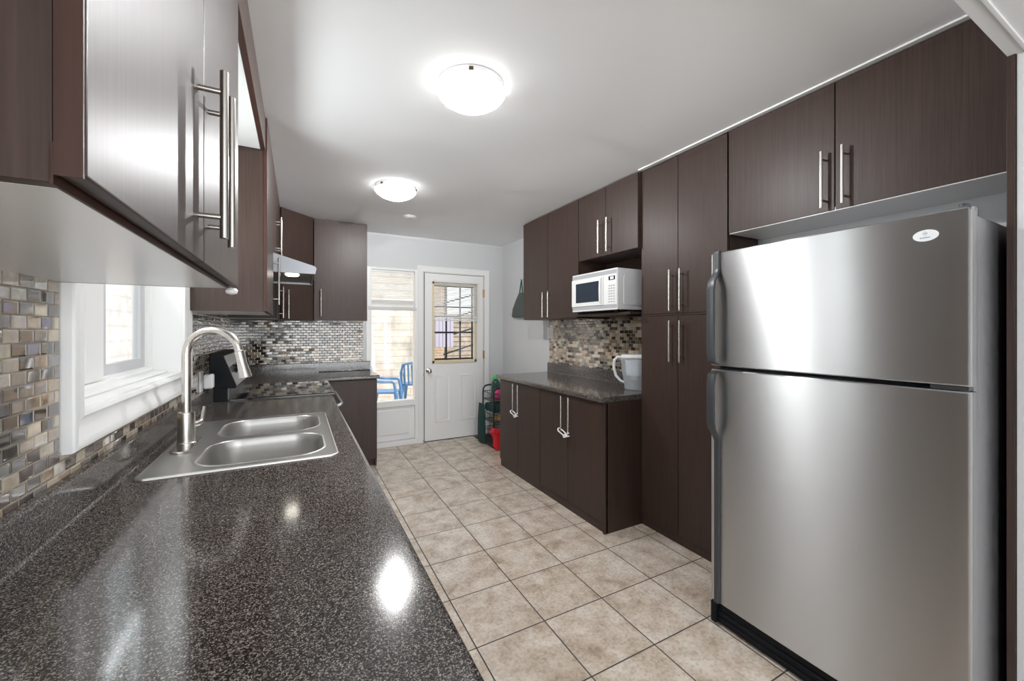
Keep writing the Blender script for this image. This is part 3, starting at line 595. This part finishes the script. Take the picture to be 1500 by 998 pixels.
# ------------------------------------------------------------------ right side
GR = 'dark wood base cabinets on the right'
def base_right(label, y0, y1, endp):
    c = thing('base_cabinet', label, 'cabinet', (2.08, (y0+y1)/2, 0), GR); xf = 1.775
    obj('side_panel', B((xf+.019, XR-.001, y1-.017, y1, 0, .862)), WOOD, c, False)
    if endp:
        obj('end_panel', B((1.787, XR-.001, y0, y0+.018, 0, .862), bev=.0015), WOOD, c)
        obj('filler', B((xf-.002, 1.800, y0, y0+.020, 0, .862), bev=.0015), WOOD, c)
    else: obj('side_panel', B((xf+.019, XR-.001, y0, y0+.017, 0, .862)), WOOD, c, False)
    a = y0+.02 if endp else y0+.001; mid = (a+y1)/2
    obj('bottom_panel', B((xf+.019, XR-.001, a, y1-.017, .07, .087)), WOOD, c, False)
    obj('toe_kick', B((xf+.012, xf+.028, a, y1-.001, 0, .068)), WOOD, c, False)
    door_x(c, xf, -1, a, mid, .068, .858, mid-.046, .718, .262); door_x(c, xf, -1, mid, y1, .068, .858, mid+.046, .718, .262)
    return mid
m1 = base_right('dark wood base cabinet by the vegetable rack on the right', 2.843, 3.595, False)
m2 = base_right('dark wood base cabinet with end panel next to the tall pantry', 2.043, 2.841, True)
def child_lock(label, mid):
    t = thing('cabinet_lock', label, 'child lock', (1.735, mid, .60), 'white child locks on cabinet handles'); x = 1.733; y0, y1 = mid+.046, mid-.046
    bm = bmesh.new(); z = .600
    tube(bm, [(x-.004, mid-.01, z-.034), (x-.006, y0+.012, z-.014), (x-.004, y0+.018, z), (x+.010, y0+.016, z+.005), (x+.013, mid+.01, z-.012), (x+.012, mid-.02, z-.024)], .0048, 10); obj('cable_loop', bm, WHITE_PL, t)
    bm = bmesh.new(); q = Matrix.Translation((x-.010, mid-.040, z-.028)) @ Matrix.Rotation(math.radians(-22), 4, 'X')
    for a in ((-.010, .010, -.020, .022, -.013, .013), (-.008, .008, -.048, -.016, .006, .014), (-.008, .008, -.044, -.016, -.014, -.006)):
        b2 = bmesh.new(); box(b2, *a, bev=.004); bmesh.ops.transform(b2, matrix=q, verts=b2.verts); me = bpy.data.meshes.new('t'); b2.to_mesh(me); b2.free(); bm.from_mesh(me); bpy.data.meshes.remove(me)
    obj('clasp', bm, WHITE_PL, t)
child_lock('white plastic child lock on the handles beside the vegetable rack', m1)
child_lock('white plastic child lock on the handles nearest the tall pantry', m2)

# upper cabinets
RF = 2.072; GU = 'dark wood wall cabinets on the right'; ZUR = 1.447
def upper_right(label, y0, y1, z0, zh, hl, backdown=None):
    c = thing('wall_cabinet', label, 'cabinet', (2.23, (y0+y1)/2, z0), GU)
    for a in (y0, y1-.016): obj('side_panel', B((RF+.019, XR-.009, a, a+.016, z0, ZC-.001)), WOOD, c, False)
    obj('bottom_panel', B((RF+.019, XR-.009, y0+.016, y1-.016, z0, z0+.016)), WOOD, c, False); obj('top_panel', B((RF+.019, XR-.009, y0+.016, y1-.016, ZC-.018, ZC-.001)), WOOD, c, False)
    if backdown: obj('back_panel', B((XR-.020, XR-.009, y0, y1, backdown, z0)), WOOD, c, False)
    mid = (y0+y1)/2
    door_x(c, RF, -1, y0, mid, z0, ZC-.010, mid-.047, zh, hl); door_x(c, RF, -1, mid, y1, z0, ZC-.010, mid+.047, zh, hl)
upper_right('tall dark wood wall cabinet left of the microwave', 2.714, 3.645, ZUR, 1.583, .24)
upper_right('short dark wood wall cabinet above the microwave', 2.045, 2.711, 1.912, 2.062, .255, 1.475)
sh = thing('microwave_shelf', 'dark wood shelf carrying the white microwave', 'shelf', (2.2, 2.38, 1.452))
obj('shelf_board', B((2.000, XR-.021, 2.048, 2.712, 1.452, 1.470), (2.000, RF-.004, 2.712, 2.760, 1.452, 1.470), bev=.0015), WOOD, sh)
for y in (2.675, 2.095): obj('bracket', B((2.03, XR-.02, y-.015, y+.015, 1.440, 1.452)), BLACK, sh, False)
# pantry
PF = 2.100
c = thing('pantry_cabinet', 'tall four door dark wood pantry between counter and fridge', 'cabinet', (2.24, 1.725, 0))
for a in (1.408, 2.025): obj('side_panel', B((PF+.019, XR-.001, a, a+.017, 0, ZC-.001)), WOOD, c, False)
obj('toe_kick', B((PF+.008, PF+.022, 1.425, 2.042, 0, .055)), WOOD, c, False)
obj('body', B((PF+.022, XR-.001, 1.425, 2.025, .06, ZC-.002)), WOOD, c, False)
for y0, y1, hy in ((1.408, 1.738, 1.700), (1.738, 2.042, 1.778)):
    door_x(c, PF, -1, y0, y1, .056, 1.437, hy, 1.272, .262); door_x(c, PF, -1, y0, y1, 1.447, ZC-.010, hy, 1.593, .262)
obj('rail', B((PF-.004, PF+.018, 1.408, 2.042, 1.437, 1.447)), WOOD, c, False)
# cabinet over the fridge + end panel
FC = 2.088
c = thing('wall_cabinet', 'wide two door dark wood cabinet above the refrigerator', 'cabinet', (2.23, .9, 1.868), GU)
for a in (.392, 1.388): obj('side_panel', B((FC+.019, XR-.001, a, a+.016, 1.868, ZC-.001)), WOOD, c, False)
obj('bottom_panel', B((FC+.003, XR-.001, .408, 1.388, 1.868, 1.884)), WHITE_MEL, c, False, label='white bottom panel'); obj('top_panel', B((FC+.019, XR-.001, .408, 1.388, ZC-.018, ZC-.001)), WOOD, c, False)
door_x(c, FC, -1, .408, .898, 1.870, ZC-.012, .858, 2.011, .252); door_x(c, FC, -1, .898, 1.395, 1.870, ZC-.012, .936, 2.011, .252)
ep = obj('fridge_end_panel', B((1.957, XR-.001, .368, .386, 0, 2.20), bev=.0015), WOOD); tag(ep, 'tall dark wood end panel on the near side of the fridge', 'panel')

# ------------------------------------------------------------------ refrigerator
fr = thing('refrigerator', 'stainless steel top freezer refrigerator on the right', 'refrigerator', (2.0, .8, 0))
FY0, FY1, FXD = .392, 1.208, 1.672
obj('body', B((1.742, 2.36, FY0+.012, FY1-.004, .02, 1.682), bev=.006), FRIDGE_SIDE, fr)
obj('gasket', B((1.728, 1.744, FY0+.014, FY1-.012, .10, 1.675)), BLACK, fr, False)
def fdoor(name, z0, z1):
    bm = bmesh.new(); loops = []; n = 14; xs = []
    P = []
    for k in range(n+1):
        t = k/n; y = FY0+.010+(FY1-FY0-.020)*t; P.append((FXD+.010*(2*t-1)**2*.6, y))
    out = [(1.728, FY0+.002), (FXD+.020, FY0), (FXD+.010, FY0+.002)]+P+[(FXD+.010, FY1-.002), (FXD+.020, FY1), (1.728, FY1-.002)]
    for z, ins in ((z0, .004), (z0+.004, 0), (z1-.004, 0), (z1, .004)): loops.append([(x+(ins if x < 1.70 else 0), y, z) for x, y in out])
    loft(bm, loops, cap0=True, cap1=True); return obj(name, bm, FRIDGE_STEEL, fr)
fz = fdoor('freezer_door', 1.180, 1.692); fd = fdoor('fridge_door', .108, 1.164)
HYc = 1.172
def fhandle(parent, zs):
    # zs: list of (z, standoff) - a flat strap that bows out from the door into a grip
    bm = bmesh.new(); loops = []
    for z, s_, wd in zs:
        x1 = FXD-s_; x0 = x1-.012; loops.append([(x1, HYc-wd, z), (x0+.003, HYc-wd, z), (x0, HYc-wd+.004, z), (x0, HYc+wd-.004, z), (x0+.003, HYc+wd, z), (x1, HYc+wd, z)])
    loft(bm, loops, cap0=True, cap1=True); obj('handle', bm, DARKGREY, parent, label='dark grey bowed grip handle')
fhandle(fz, [(1.699, -.012, .013), (1.690, -.006, .013), (1.62, -.006, .013), (1.595, .004, .014), (1.56, .030, .017), (1.52, .038, .018), (1.25, .038, .018), (1.20, .030, .018), (1.186, -.004, .018)])
fhandle(fd, [(1.158, -.004, .018), (1.145, .030, .018), (1.10, .038, .018), (.93, .038, .018), (.90, .030, .017), (.865, .006, .014), (.84, -.006, .012), (.13, -.006, .012), (.112, -.004, .012)])
for z in (1.30, 1.05): pass
obj('toe_grille', B((1.690, 1.745, FY0+.01, FY1-.006, .012, .098), (1.684, 1.690, FY0+.03, FY1-.03, .030, .042), (1.684, 1.690, FY0+.03, FY1-.03, .060, .072), bev=.003), BLACK, fr)
bm = B((1.672, 1.735, FY1-.03, FY1-.004, .012, .105), bev=.004); obj('corner_foot', bm, BLACK, fr)
bm = bmesh.new(); prism(bm, [(1.68, FY0+.004), (1.70, FY0), (1.80, FY0+.016), (1.80, FY0+.06), (1.72, FY0+.12), (1.685, FY0+.05)], 'z', 1.683, 1.697); tube(bm, [(1.705, FY0+.022, 1.69), (1.705, FY0+.022, 1.706)], .012, 14); obj('hinge_cover', bm, DARKGREY, fr)
bm = B((1.69, 1.73, FY0+.01, FY0+.09, 1.166, 1.178)); tube(bm, [(1.70, FY0+.02, 1.164), (1.70, FY0+.02, 1.180)], .008, 10); obj('hinge', bm, DARKGREY, fr)
yl, zl = .488, 1.627
bm = bmesh.new(); lathe(bm, [(.029, 0), (.029, .0012), (.027, .002), (.001, .002)], (FXD+.0045, yl, zl), 36, (-1, 0, 0)); 
for v in bm.verts: v.co.z = zl+(v.co.z-zl)*.60
bd = obj('badge', bm, mat('white_badge', (.86, .88, .90), .25), fz, label='white oval badge')
bm = bmesh.new(); lathe(bm, [(.0055, 0), (.0055, .0006), (.0042, .0006), (.0042, 0)], (FXD+.0030, yl+.001, zl+.0065), 20, (-1, 0, 0), cap0=False, cap1=False); box(bm, FXD+.0020, FXD+.0030, yl-.0018, yl+.0032, zl+.0045, zl+.0080); obj('emblem', bm, PALEGREY_PL, fz)
bm = bmesh.new(); box(bm, FXD+.0020, FXD+.0030, yl+.0085, yl+.0120, zl-.0078, zl-.0050)
for k in range(6): box(bm, FXD+.0020, FXD+.0030, yl+.0052-k*.0030, yl+.0070-k*.0030, zl-.0078, zl-.0052+(.0008 if k % 2 else 0))
obj('badge_marks', bm, mat('badge_blue_grey', (.20, .27, .36), .4), fz)

# ------------------------------------------------------------------ microwave
mw = thing('microwave', 'white countertop microwave oven on the dark shelf', 'microwave', (2.15, 2.39, 1.470))
MY0, MY1, MX0, MX1, MZ0, MZ1 = 2.128, 2.645, 1.960, 2.345, 1.487, 1.780
obj('case', B((MX0+.022, MX1, MY0, MY1, MZ0, MZ1), bev=.006), mat('microwave_white', (.70, .71, .73), .35), mw)
bm = bmesh.new(); loft(bm, [[(MX0+.06+a, MY0-h, MZ0+.035+b2) for a, b2 in rrect(0, .24, 0, .21, .02)] for h in (0, .003)], cap1=True); obj('side_embossing', bm, mat('microwave_white', ()), mw)
obj('fascia', B((MX0, MX0+.022, MY0, MY1, MZ0, MZ1), bev=.004), WHITE_PL, mw)
obj('trim_band', B((MX0-.002, MX0, MY0+.004, MY1-.004, MZ1-.038, MZ1-.010)), PALEGREY_PL, mw, False, label='grey band'); obj('trim_band', B((MX0-.002, MX0, MY0+.004, MY1-.004, MZ0+.012, MZ0+.036)), PALEGREY_PL, mw, False, label='grey band')
dr = obj('door', B((MX0-.010, MX0, 2.268, MY1-.003, MZ0+.038, MZ1-.042), bev=.004), WHITE_PL, mw)
obj('door_window', B((MX0-.0115, MX0-.009, 2.310, 2.585, MZ0+.068, MZ1-.075)), mat('microwave_window', (.035, .045, .06), .12), dr, False, label='dark blue grey window')
bm = bmesh.new(); tube(bm, [(MX0-.008, 2.283, MZ0+.05), (MX0-.024, 2.283, MZ0+.065), (MX0-.026, 2.283, (MZ0+MZ1)/2), (MX0-.024, 2.283, MZ1-.068), (MX0-.008, 2.283, MZ1-.052)], .0075, 12); obj('door_handle', bm, WHITE_PL, dr)
cp = obj('control_panel', B((MX0-.004, MX0, MY0+.006, 2.258, MZ0+.038, MZ1-.042), bev=.002), WHITE_PL, mw)
obj('display', B((MX0-.006, MX0-.003, MY0+.018, MY0+.082, MZ1-.082, MZ1-.054)), BLACKGLASS, cp, False)
bm = bmesh.new()
for k, ch in enumerate('88'):
    y0 = MY0+.062-k*.020
    for a in ((0, .009, 0, .002), (0, .009, .007, .009), (0, .009, .014, .016), (0, .002, 0, .016), (.007, .009, 0, .016)): box(bm, MX0-.0072, MX0-.006, y0-a[1], y0-a[0], MZ1-.076+a[2], MZ1-.076+a[3])
obj('display_digits', bm, mat('display_glow', (.9, .95, 1), .5, emis=(.9, .95, 1), es=.8), cp, False)
bm = bmesh.new()
for r in range(7):
    for q in range(3): box(bm, MX0-.0055, MX0-.003, MY0+.020+q*.024, MY0+.036+q*.024, MZ0+.052+r*.019, MZ0+.062+r*.019, bev=.001)
obj('keypad', bm, PALEGREY_PL, cp)
for y in (MY0+.06, MY1-.06):
    for x in (MX0+.05, MX1-.05):
        bm = bmesh.new(); lathe(bm, [(.016, 0), (.018, .004), (.018, .017)], (x, y, 1.470), 14); obj('foot', bm, BLACK, mw)

# light switch on the right wall
sw = thing('light_switch', 'white double rocker light switch at the mosaic edge', 'switch', (XR, 3.59, 1.26))
obj('cover_plate', B((XR-.015, XR-.0085, 3.533, 3.655, 1.252, 1.372), bev=.003), WHITE_PL, sw)
for y in (3.572, 3.618): obj('rocker', B((XR-.020, XR-.014, y-.016, y+.016, 1.278, 1.346), bev=.003), WHITE_PL, sw)

# water pitcher
pt = thing('water_pitcher', 'clear and white water filter pitcher beside the tall pantry', 'pitcher', (2.20, 2.20, ZW))
PC = Vector((2.215, 2.215, ZW+.001)); pd = Vector((-.62, .78, 0)).normalized(); pn = Vector((-pd.y, pd.x, 0))
def oval(z, a, b2, sh_=0, n=28): return [PC+pd*(a*math.cos(2*PI*k/n)+sh_)+pn*(b2*math.sin(2*PI*k/n))+Vector((0, 0, z)) for k in range(n)]
bm = bmesh.new(); loft(bm, [oval(0, .070, .045), oval(.006, .076, .050), oval(.05, .080, .052), (oval(.13, .092, .056, .004)), oval(.22, .098, .058, .006), oval(.236, .099, .059, .006)], cap0=True); obj('jug', bm, CLEARPL, pt)
bm = bmesh.new(); loft(bm, [oval(.236, .100, .060, .006), oval(.248, .100, .060, .006), oval(.258, .090, .052, .006), oval(.262, .05, .03, .006)], cap0=True, cap1=True); obj('lid', bm, WHITE_PL, pt)
bm = bmesh.new(); loft(bm, [oval(.075, .030, .028), oval(.10, .038, .034), oval(.105, .066, .044), oval(.228, .072, .047)], cap0=True); obj('reservoir', bm, WHITE_PL, pt, label='white inner filter reservoir')
bm = bmesh.new(); tube(bm, [PC+pd*a+Vector((0, 0, z)) for a, z in ((.09, .235), (.125, .240), (.150, .215), (.155, .16), (.140, .10), (.108, .062), (.078, .050))], [.010, .012, .012, .011, .011, .010, .008], 12); obj('handle', bm, mat('frosted_white_plastic', (.66, .68, .71), .2), pt)

# ------------------------------------------------------------------ ceiling fixtures
def ceiling_lamp(label, x, y, ph):
    t = thing('ceiling_lamp', label, 'lamp', (x, y, ZC), 'frosted bowl ceiling lamps')
    bm = bmesh.new(); lathe(bm, [(.140, 0), (.148, -.004), (.150, -.026), (.147, -.032), (.001, -.032)], (x, y, ZC), 48); obj('pan', bm, TRIM, t)
    bm = bmesh.new(); lathe(bm, [(.147, -.036), (.152, -.034), (.153, -.040), (.140, -.056), (.112, -.076), (.075, -.092), (.038, -.100), (.001, -.102)], (x, y, ZC), 48, cap0=False); obj('glass_bowl', bm, BOWL, t)
    ld = bpy.data.lights.new('bulb', 'POINT'); ld.energy = BULB; ld.shadow_soft_size = .0035; ld.color = (.985, .99, 1)
    lo = bpy.data.objects.new('bulb', ld); COL.objects.link(lo); lo.parent = t; lo.location = (0, 0, -.0365)
    for k in range(3):
        a = ph+k*2*PI/3; ca, sa = math.cos(a), math.sin(a); bm = bmesh.new()
        q = Matrix.Translation((x+ca*.150, y+sa*.150, ZC-.030)) @ Matrix.Rotation(a, 4, 'Z'); box(bm, -.030, .008, -.007, .007, .004, .010); box(bm, .001, .010, -.009, .009, -.0035, .014, bev=.002); bmesh.ops.transform(bm, matrix=q, verts=bm.verts); obj('clip', bm, mat('bronze_clip', (.10, .08, .05), .4, metal=.8), t)
ceiling_lamp('lit frosted bowl ceiling lamp nearest the camera', .690, 1.690, math.radians(-112))
ceiling_lamp('lit frosted bowl ceiling lamp further back near the hood', .662, 3.150, math.radians(-20))
bm = bmesh.new(); lathe(bm, [(.062, 0), (.062, -.005), (.055, -.009), (.030, -.010), (.028, -.012), (.001, -.012)], (.958, 3.915, ZC), 36); tag(obj('smoke_detector', bm, WHITE_PL), 'small white disc detector on the ceiling by the back wall', 'detector')

# ------------------------------------------------------------------ vegetable rack corner
mt = obj('floor_mat', B((1.955, 2.375, 4.08, 4.70, 0, .010), bev=.004), mat('dark_brown_mat', (.06, .045, .04), .85)); tag(mt, 'dark rubber floor mat under the vegetable rack', 'mat')
RX0, RX1, RYa, RYb = 1.975, 2.345, 4.16, 4.46
rk = thing('vegetable_rack', 'dark green tube rack of wire baskets beside the back door', 'rack', (2.16, 4.31, .010))
IRON = mat('dark_green_iron', (.012, .028, .028), .4)
bm = bmesh.new()
for y in (RYa, RYb):
    tube(bm, [(RX0, y, .011), (RX0, y, .60), (RX0+.006, y, .645), (RX0+.03, y, .672), (RX0+.07, y, .680), (RX1-.07, y, .680), (RX1-.02, y, .665), (RX1, y, .62), (RX1, y, .011)], .010, 10)
obj('frame', bm, IRON, rk)
def basket(z):
    bm = bmesh.new()
    for zz in (z, z+.09):
        tube(bm, [(RX0, RYa, zz), (RX1, RYa, zz), (RX1, RYb, zz), (RX0, RYb, zz), (RX0, RYa, zz)], .004, 6)
    n = 12
    for k in range(n+1):
        x = RX0+(RX1-RX0)*k/n; tube(bm, [(x, RYa, z+.09), (x, RYa, z), (x, RYb, z), (x, RYb, z+.09)], .002, 5)
    for k in range(9):
        y = RYa+(RYb-RYa)*k/8; tube(bm, [(RX0, y, z+.09), (RX0, y, z), (RX1, y, z), (RX1, y, z+.09)], .002, 5)
    obj('wire_basket', bm, IRON, rk)
for z in (.09, .28, .52): basket(z)
def cyl_thing(name, label, cat, c, prof, m, parts=()):
    bm = bmesh.new(); lathe(bm, prof, c, 24); t = obj(name, bm, m, origin=c); tag(t, label, cat)
    for nm, pr_, mm in parts:
        b2 = bmesh.new(); lathe(b2, pr_, c, 24); obj(nm, b2, mm, t)
    return t
GREENGL = mat('dark_green_plastic', (.04, .09, .07), .2); BRIGHTGREEN = mat('bright_green_cap', (.05, .55, .12), .35)
cyl_thing('drink_bottle', 'dark bottle with bright green cap on top of the rack', 'bottle', (2.10, 4.37, .527), [(.050, 0), (.054, .004), (.054, .16), (.048, .20), (.030, .222), (.030, .228), (.001, .229)], GREENGL, [('cap', [(.034, .228), (.036, .231), (.034, .262), (.026, .272), (.001, .273)], BRIGHTGREEN)])
bm = bmesh.new(); blob(bm, (2.085, 4.265, .585), (.055, .042, .056), 3, .05); tag(obj('snack_packet', bm, mat('pink_packet', (.75, .03, .22), .35), origin=(2.085, 4.265, .527)), 'bright pink packet in the top rack basket', 'packet')
bm = bmesh.new(); blob(bm, (2.075, 4.192, .556), (.055, .026, .030), 9, .10); tag(obj('onion_net', bm, mat('dark_red_net', (.28, .02, .07), .6), origin=(2.075, 4.192, .527)), 'dark red net bag at the front of the top basket', 'bag')
bm = bmesh.new(); GF = mat('dark_green_cloth', (.010, .045, .042), .8)
L_ = []
for z, a, b2 in ((.012, .020, .165), (.15, .030, .170), (.30, .028, .165), (.42, .016, .155), (.47, .010, .150)):
    L_.append([(RX0-.042+a*math.cos(2*PI*k/24)*(1+.15*math.sin(5*k)), 4.405+.55*b2*math.sin(2*PI*k/24), z) for k in range(24)])
loft(bm, L_, cap0=True, cap1=True); tag(obj('cloth_bag', bm, GF), 'dark green cloth bag hung on the side of the rack', 'bag')
bm = B((RX0+.012, RX1-.02, RYa+.012, RYb-.012, .385, .475), bev=.02); tag(obj('folded_cloth', bm, GF), 'dark green folded cloth on the middle rack basket', 'cloth')
POT = mat('potato_skin', (.55, .36, .14), .7)
pp = [(2.010, 4.200, .318), (2.062, 4.192, .315), (2.120, 4.200, .317), (2.035, 4.245, .318), (2.092, 4.248, .316), (2.150, 4.245, .318), (2.180, 4.195, .315), (2.075, 4.215, .352), (2.130, 4.220, .352)]
for i, p in enumerate(pp):
    bm = bmesh.new(); blob(bm, p, (.030, .027, .026), 20+i, .07); tag(obj('potato', bm, POT, origin=p), 'tan potato heaped in the middle basket of the rack', 'potato', 'potatoes in the middle rack basket')
bm = bmesh.new(); L_ = []
for z, a, sx in ((.012, .055, 0), (.06, .075, 0), (.14, .070, 0), (.19, .085, -.01), (.215, .10, -.02), (.235, .085, -.03), (.225, .05, -.02)):
    L_.append([(1.995+sx+a*math.cos(2*PI*k/36)*(1+.12*math.sin(7*k*2*PI/36+z*9)), 4.045+.60*a*math.sin(2*PI*k/36)*(1+.12*math.cos(5*k*2*PI/36)), z+.010*math.sin(4*k*2*PI/36)*(z > .1)) for k in range(36)])
loft(bm, L_, cap0=True, cap1=True); tag(obj('plastic_bag', bm, mat('red_plastic_bag', (.70, .015, .03), .3), origin=(1.995, 4.045, .012)), 'red plastic bag standing in front of the rack', 'bag')
# mesh bag on the wall
bgx = XR-.03
hb = thing('shopping_bag', 'grey green mesh bag hanging on the wall beyond the upper cabinet', 'bag', (bgx, 4.24, 1.50))
bm = bmesh.new(); L_ = []
for z, w, dx, cy in ((1.500, .15, .018, 4.24), (1.515, .185, .028, 4.245), (1.60, .17, .030, 4.235), (1.70, .115, .022, 4.215), (1.79, .05, .012, 4.195)):
    L_.append([(bgx-.002+dx*math.cos(2*PI*k/28)*(1+.1*math.sin(6*k)), cy+w*math.sin(2*PI*k/28), z) for k in range(28)])
loft(bm, L_, cap0=True, cap1=True); obj('body', bm, mat('grey_green_mesh', (.075, .095, .085), .7), hb)
bm = bmesh.new(); tube(bm, [(bgx, 4.235, 1.78), (bgx, 4.215, 1.86), (bgx, 4.19, 1.945), (bgx, 4.175, 1.86), (bgx, 4.16, 1.78)], .007, 8); obj('strap', bm, mat('green_strap', (.01, .10, .05), .6), hb)
bm = bmesh.new(); tube(bm, [(XR, 4.19, 1.955), (XR-.03, 4.19, 1.940), (XR-.045, 4.19, 1.955)], .004, 8); tag(obj('wall_hook', bm, CHROME), 'small wall hook holding the mesh bag', 'hook')

# ------------------------------------------------------------------ outside
GZ = -.16
struct('ground', B((-6, 12, 4.95, 16, GZ-.1, GZ), (-4, XL-.25, -1, 4.95, GZ-.1, GZ)), PATIO, 'pale paved yard outside the back door', 'ground')
tag(obj('lawn', B((2.62, 9, 7.2, 9.2, GZ, GZ+.012)), GRASS, smooth=False), 'green lawn outside to the right of the patio', 'lawn', kind='stuff')
struct('wall_garden', B((-4, 2.62, 9.3, 9.6, GZ, 3.4)), STONE, 'pale pink stone garden wall outside the sidelight', 'garden wall')
struct('wall_neighbour', B((-2.3, -2.1, -1, 9.29, GZ, 3.2)), PALEWALL, 'pale siding wall outside the sink window', 'wall')
bp_ = thing('brick_chimney', 'orange brick pillar outside the back door', 'pillar', (3.6, 11.2, GZ))
obj('shaft', B((2.95, 3.72, 11.0, 11.5, GZ, 3.6)), BRICK, bp_, False); obj('capstone', B((2.9, 3.77, 10.95, 11.55, 3.6, 3.7)), STONE, bp_, False)
fn = thing('board_fence', 'weathered horizontal board fence at the back of the yard', 'fence', (7, 13, GZ))
obj('boards', B((2.0, 11, 13.0, 13.05, GZ, 1.9)), FENCEW, fn, False)
for x in (4, 6, 8, 10): obj('post', B((x-.05, x+.05, 12.92, 13.0, GZ, 2.0)), FENCEW, fn, False)
sr = thing('stair_railing', 'black sloping iron stair railing seen through the door glass', 'railing', (4.0, 9.5, GZ)); IR = mat('black_iron', ())
for k in range(5):
    bm = bmesh.new(); tube(bm, [(3.15, 9.5, .75+k*.42), (4.5, 9.5, 1.15+k*.42)], .02, 8); obj('rail', bm, IR, sr)
for x in (3.2, 4.45):
    bm = bmesh.new(); tube(bm, [(x, 9.5, GZ), (x, 9.5, 3.0)], .025, 8); obj('post', bm, IR, sr)
wl = bmesh.new(); tube(wl, [(2.55, 9.3, 1.672), (2.55, 9.02, 1.672), (3.4, 9.02, 1.672)], .012, 8); tag(obj('clothes_rail', wl, MATS['black_iron']), 'thin rail on the garden wall holding the lilac cloth', 'rail')
lc = B(*[(2.70+k*.09, 2.78+k*.09, 9.0, 9.03+.02*(k % 2), .95, 1.655) for k in range(6)], bev=.01); tag(obj('hanging_cloth', lc, LILAC), 'pale lilac cloth hanging outside the door window', 'cloth')

def garden_chair(label, x, y, rz):
    t = thing('garden_chair', label, 'chair', (0, 0, 0), 'blue plastic garden chairs')
    bm = bmesh.new(); loft(bm, [[(a, b2, z) for a, b2 in rrect(-.21, .22, -.22, .22, .05)] for z in (.36, .39)], cap0=True, cap1=True); obj('seat', bm, BLUEPL, t)
    bm = bmesh.new()
    for k in range(5): tube(bm, [(-.20, -.16+k*.08, .38), (-.24, -.16+k*.08, .60), (-.30, -.15+k*.075, .80)], .018, 8)
    tube(bm, [(-.22, -.22, .38), (-.26, -.225, .62), (-.305, -.18, .80), (-.325, 0, .84), (-.305, .18, .80), (-.26, .225, .62), (-.22, .22, .38)], .024, 10); obj('backrest', bm, BLUEPL, t)
    for s in (-1, 1):
        bm = bmesh.new(); tube(bm, [(-.25, s*.23, .64), (-.16, s*.25, .60), (-.05, s*.26, .585), (.16, s*.26, .58), (.20, s*.26, .555), (.225, s*.255, .42), (.235, s*.25, .33)], [.024, .026, .026, .026, .026, .026, .028], 10); obj('arm', bm, BLUEPL, t)
        bm = bmesh.new(); tube(bm, [(.225, s*.22, .37), (.26, s*.25, 0)], [.042, .03], 10); obj('leg', bm, BLUEPL, t)
        bm = bmesh.new(); tube(bm, [(-.20, s*.20, .37), (-.26, s*.24, 0)], [.042, .03], 10); obj('leg', bm, BLUEPL, t)
    t.location = (x, y, GZ); t.rotation_euler = (0, 0, rz); return t
garden_chair('blue plastic garden chair outside at the sidelight bottom left', 1.43, 7.66, math.radians(-22))
garden_chair('blue plastic garden chair further right behind the other chair', 2.18, 8.5, math.radians(65))
for i in range(9):
    p = (1.98+.105*(i % 5)+random.uniform(-.02, .02), 7.70+.12*(i//5)+random.uniform(-.02, .02), GZ+.035)
    bm = bmesh.new(); blob(bm, p, (.045, .04, .038), 60+i, .10, 2); tag(obj('garden_stone', bm, mat('grey_stone', (.22, .23, .26), .8), origin=p), 'grey stone on the patio behind the chair legs', 'stone', 'grey stones on the patio')
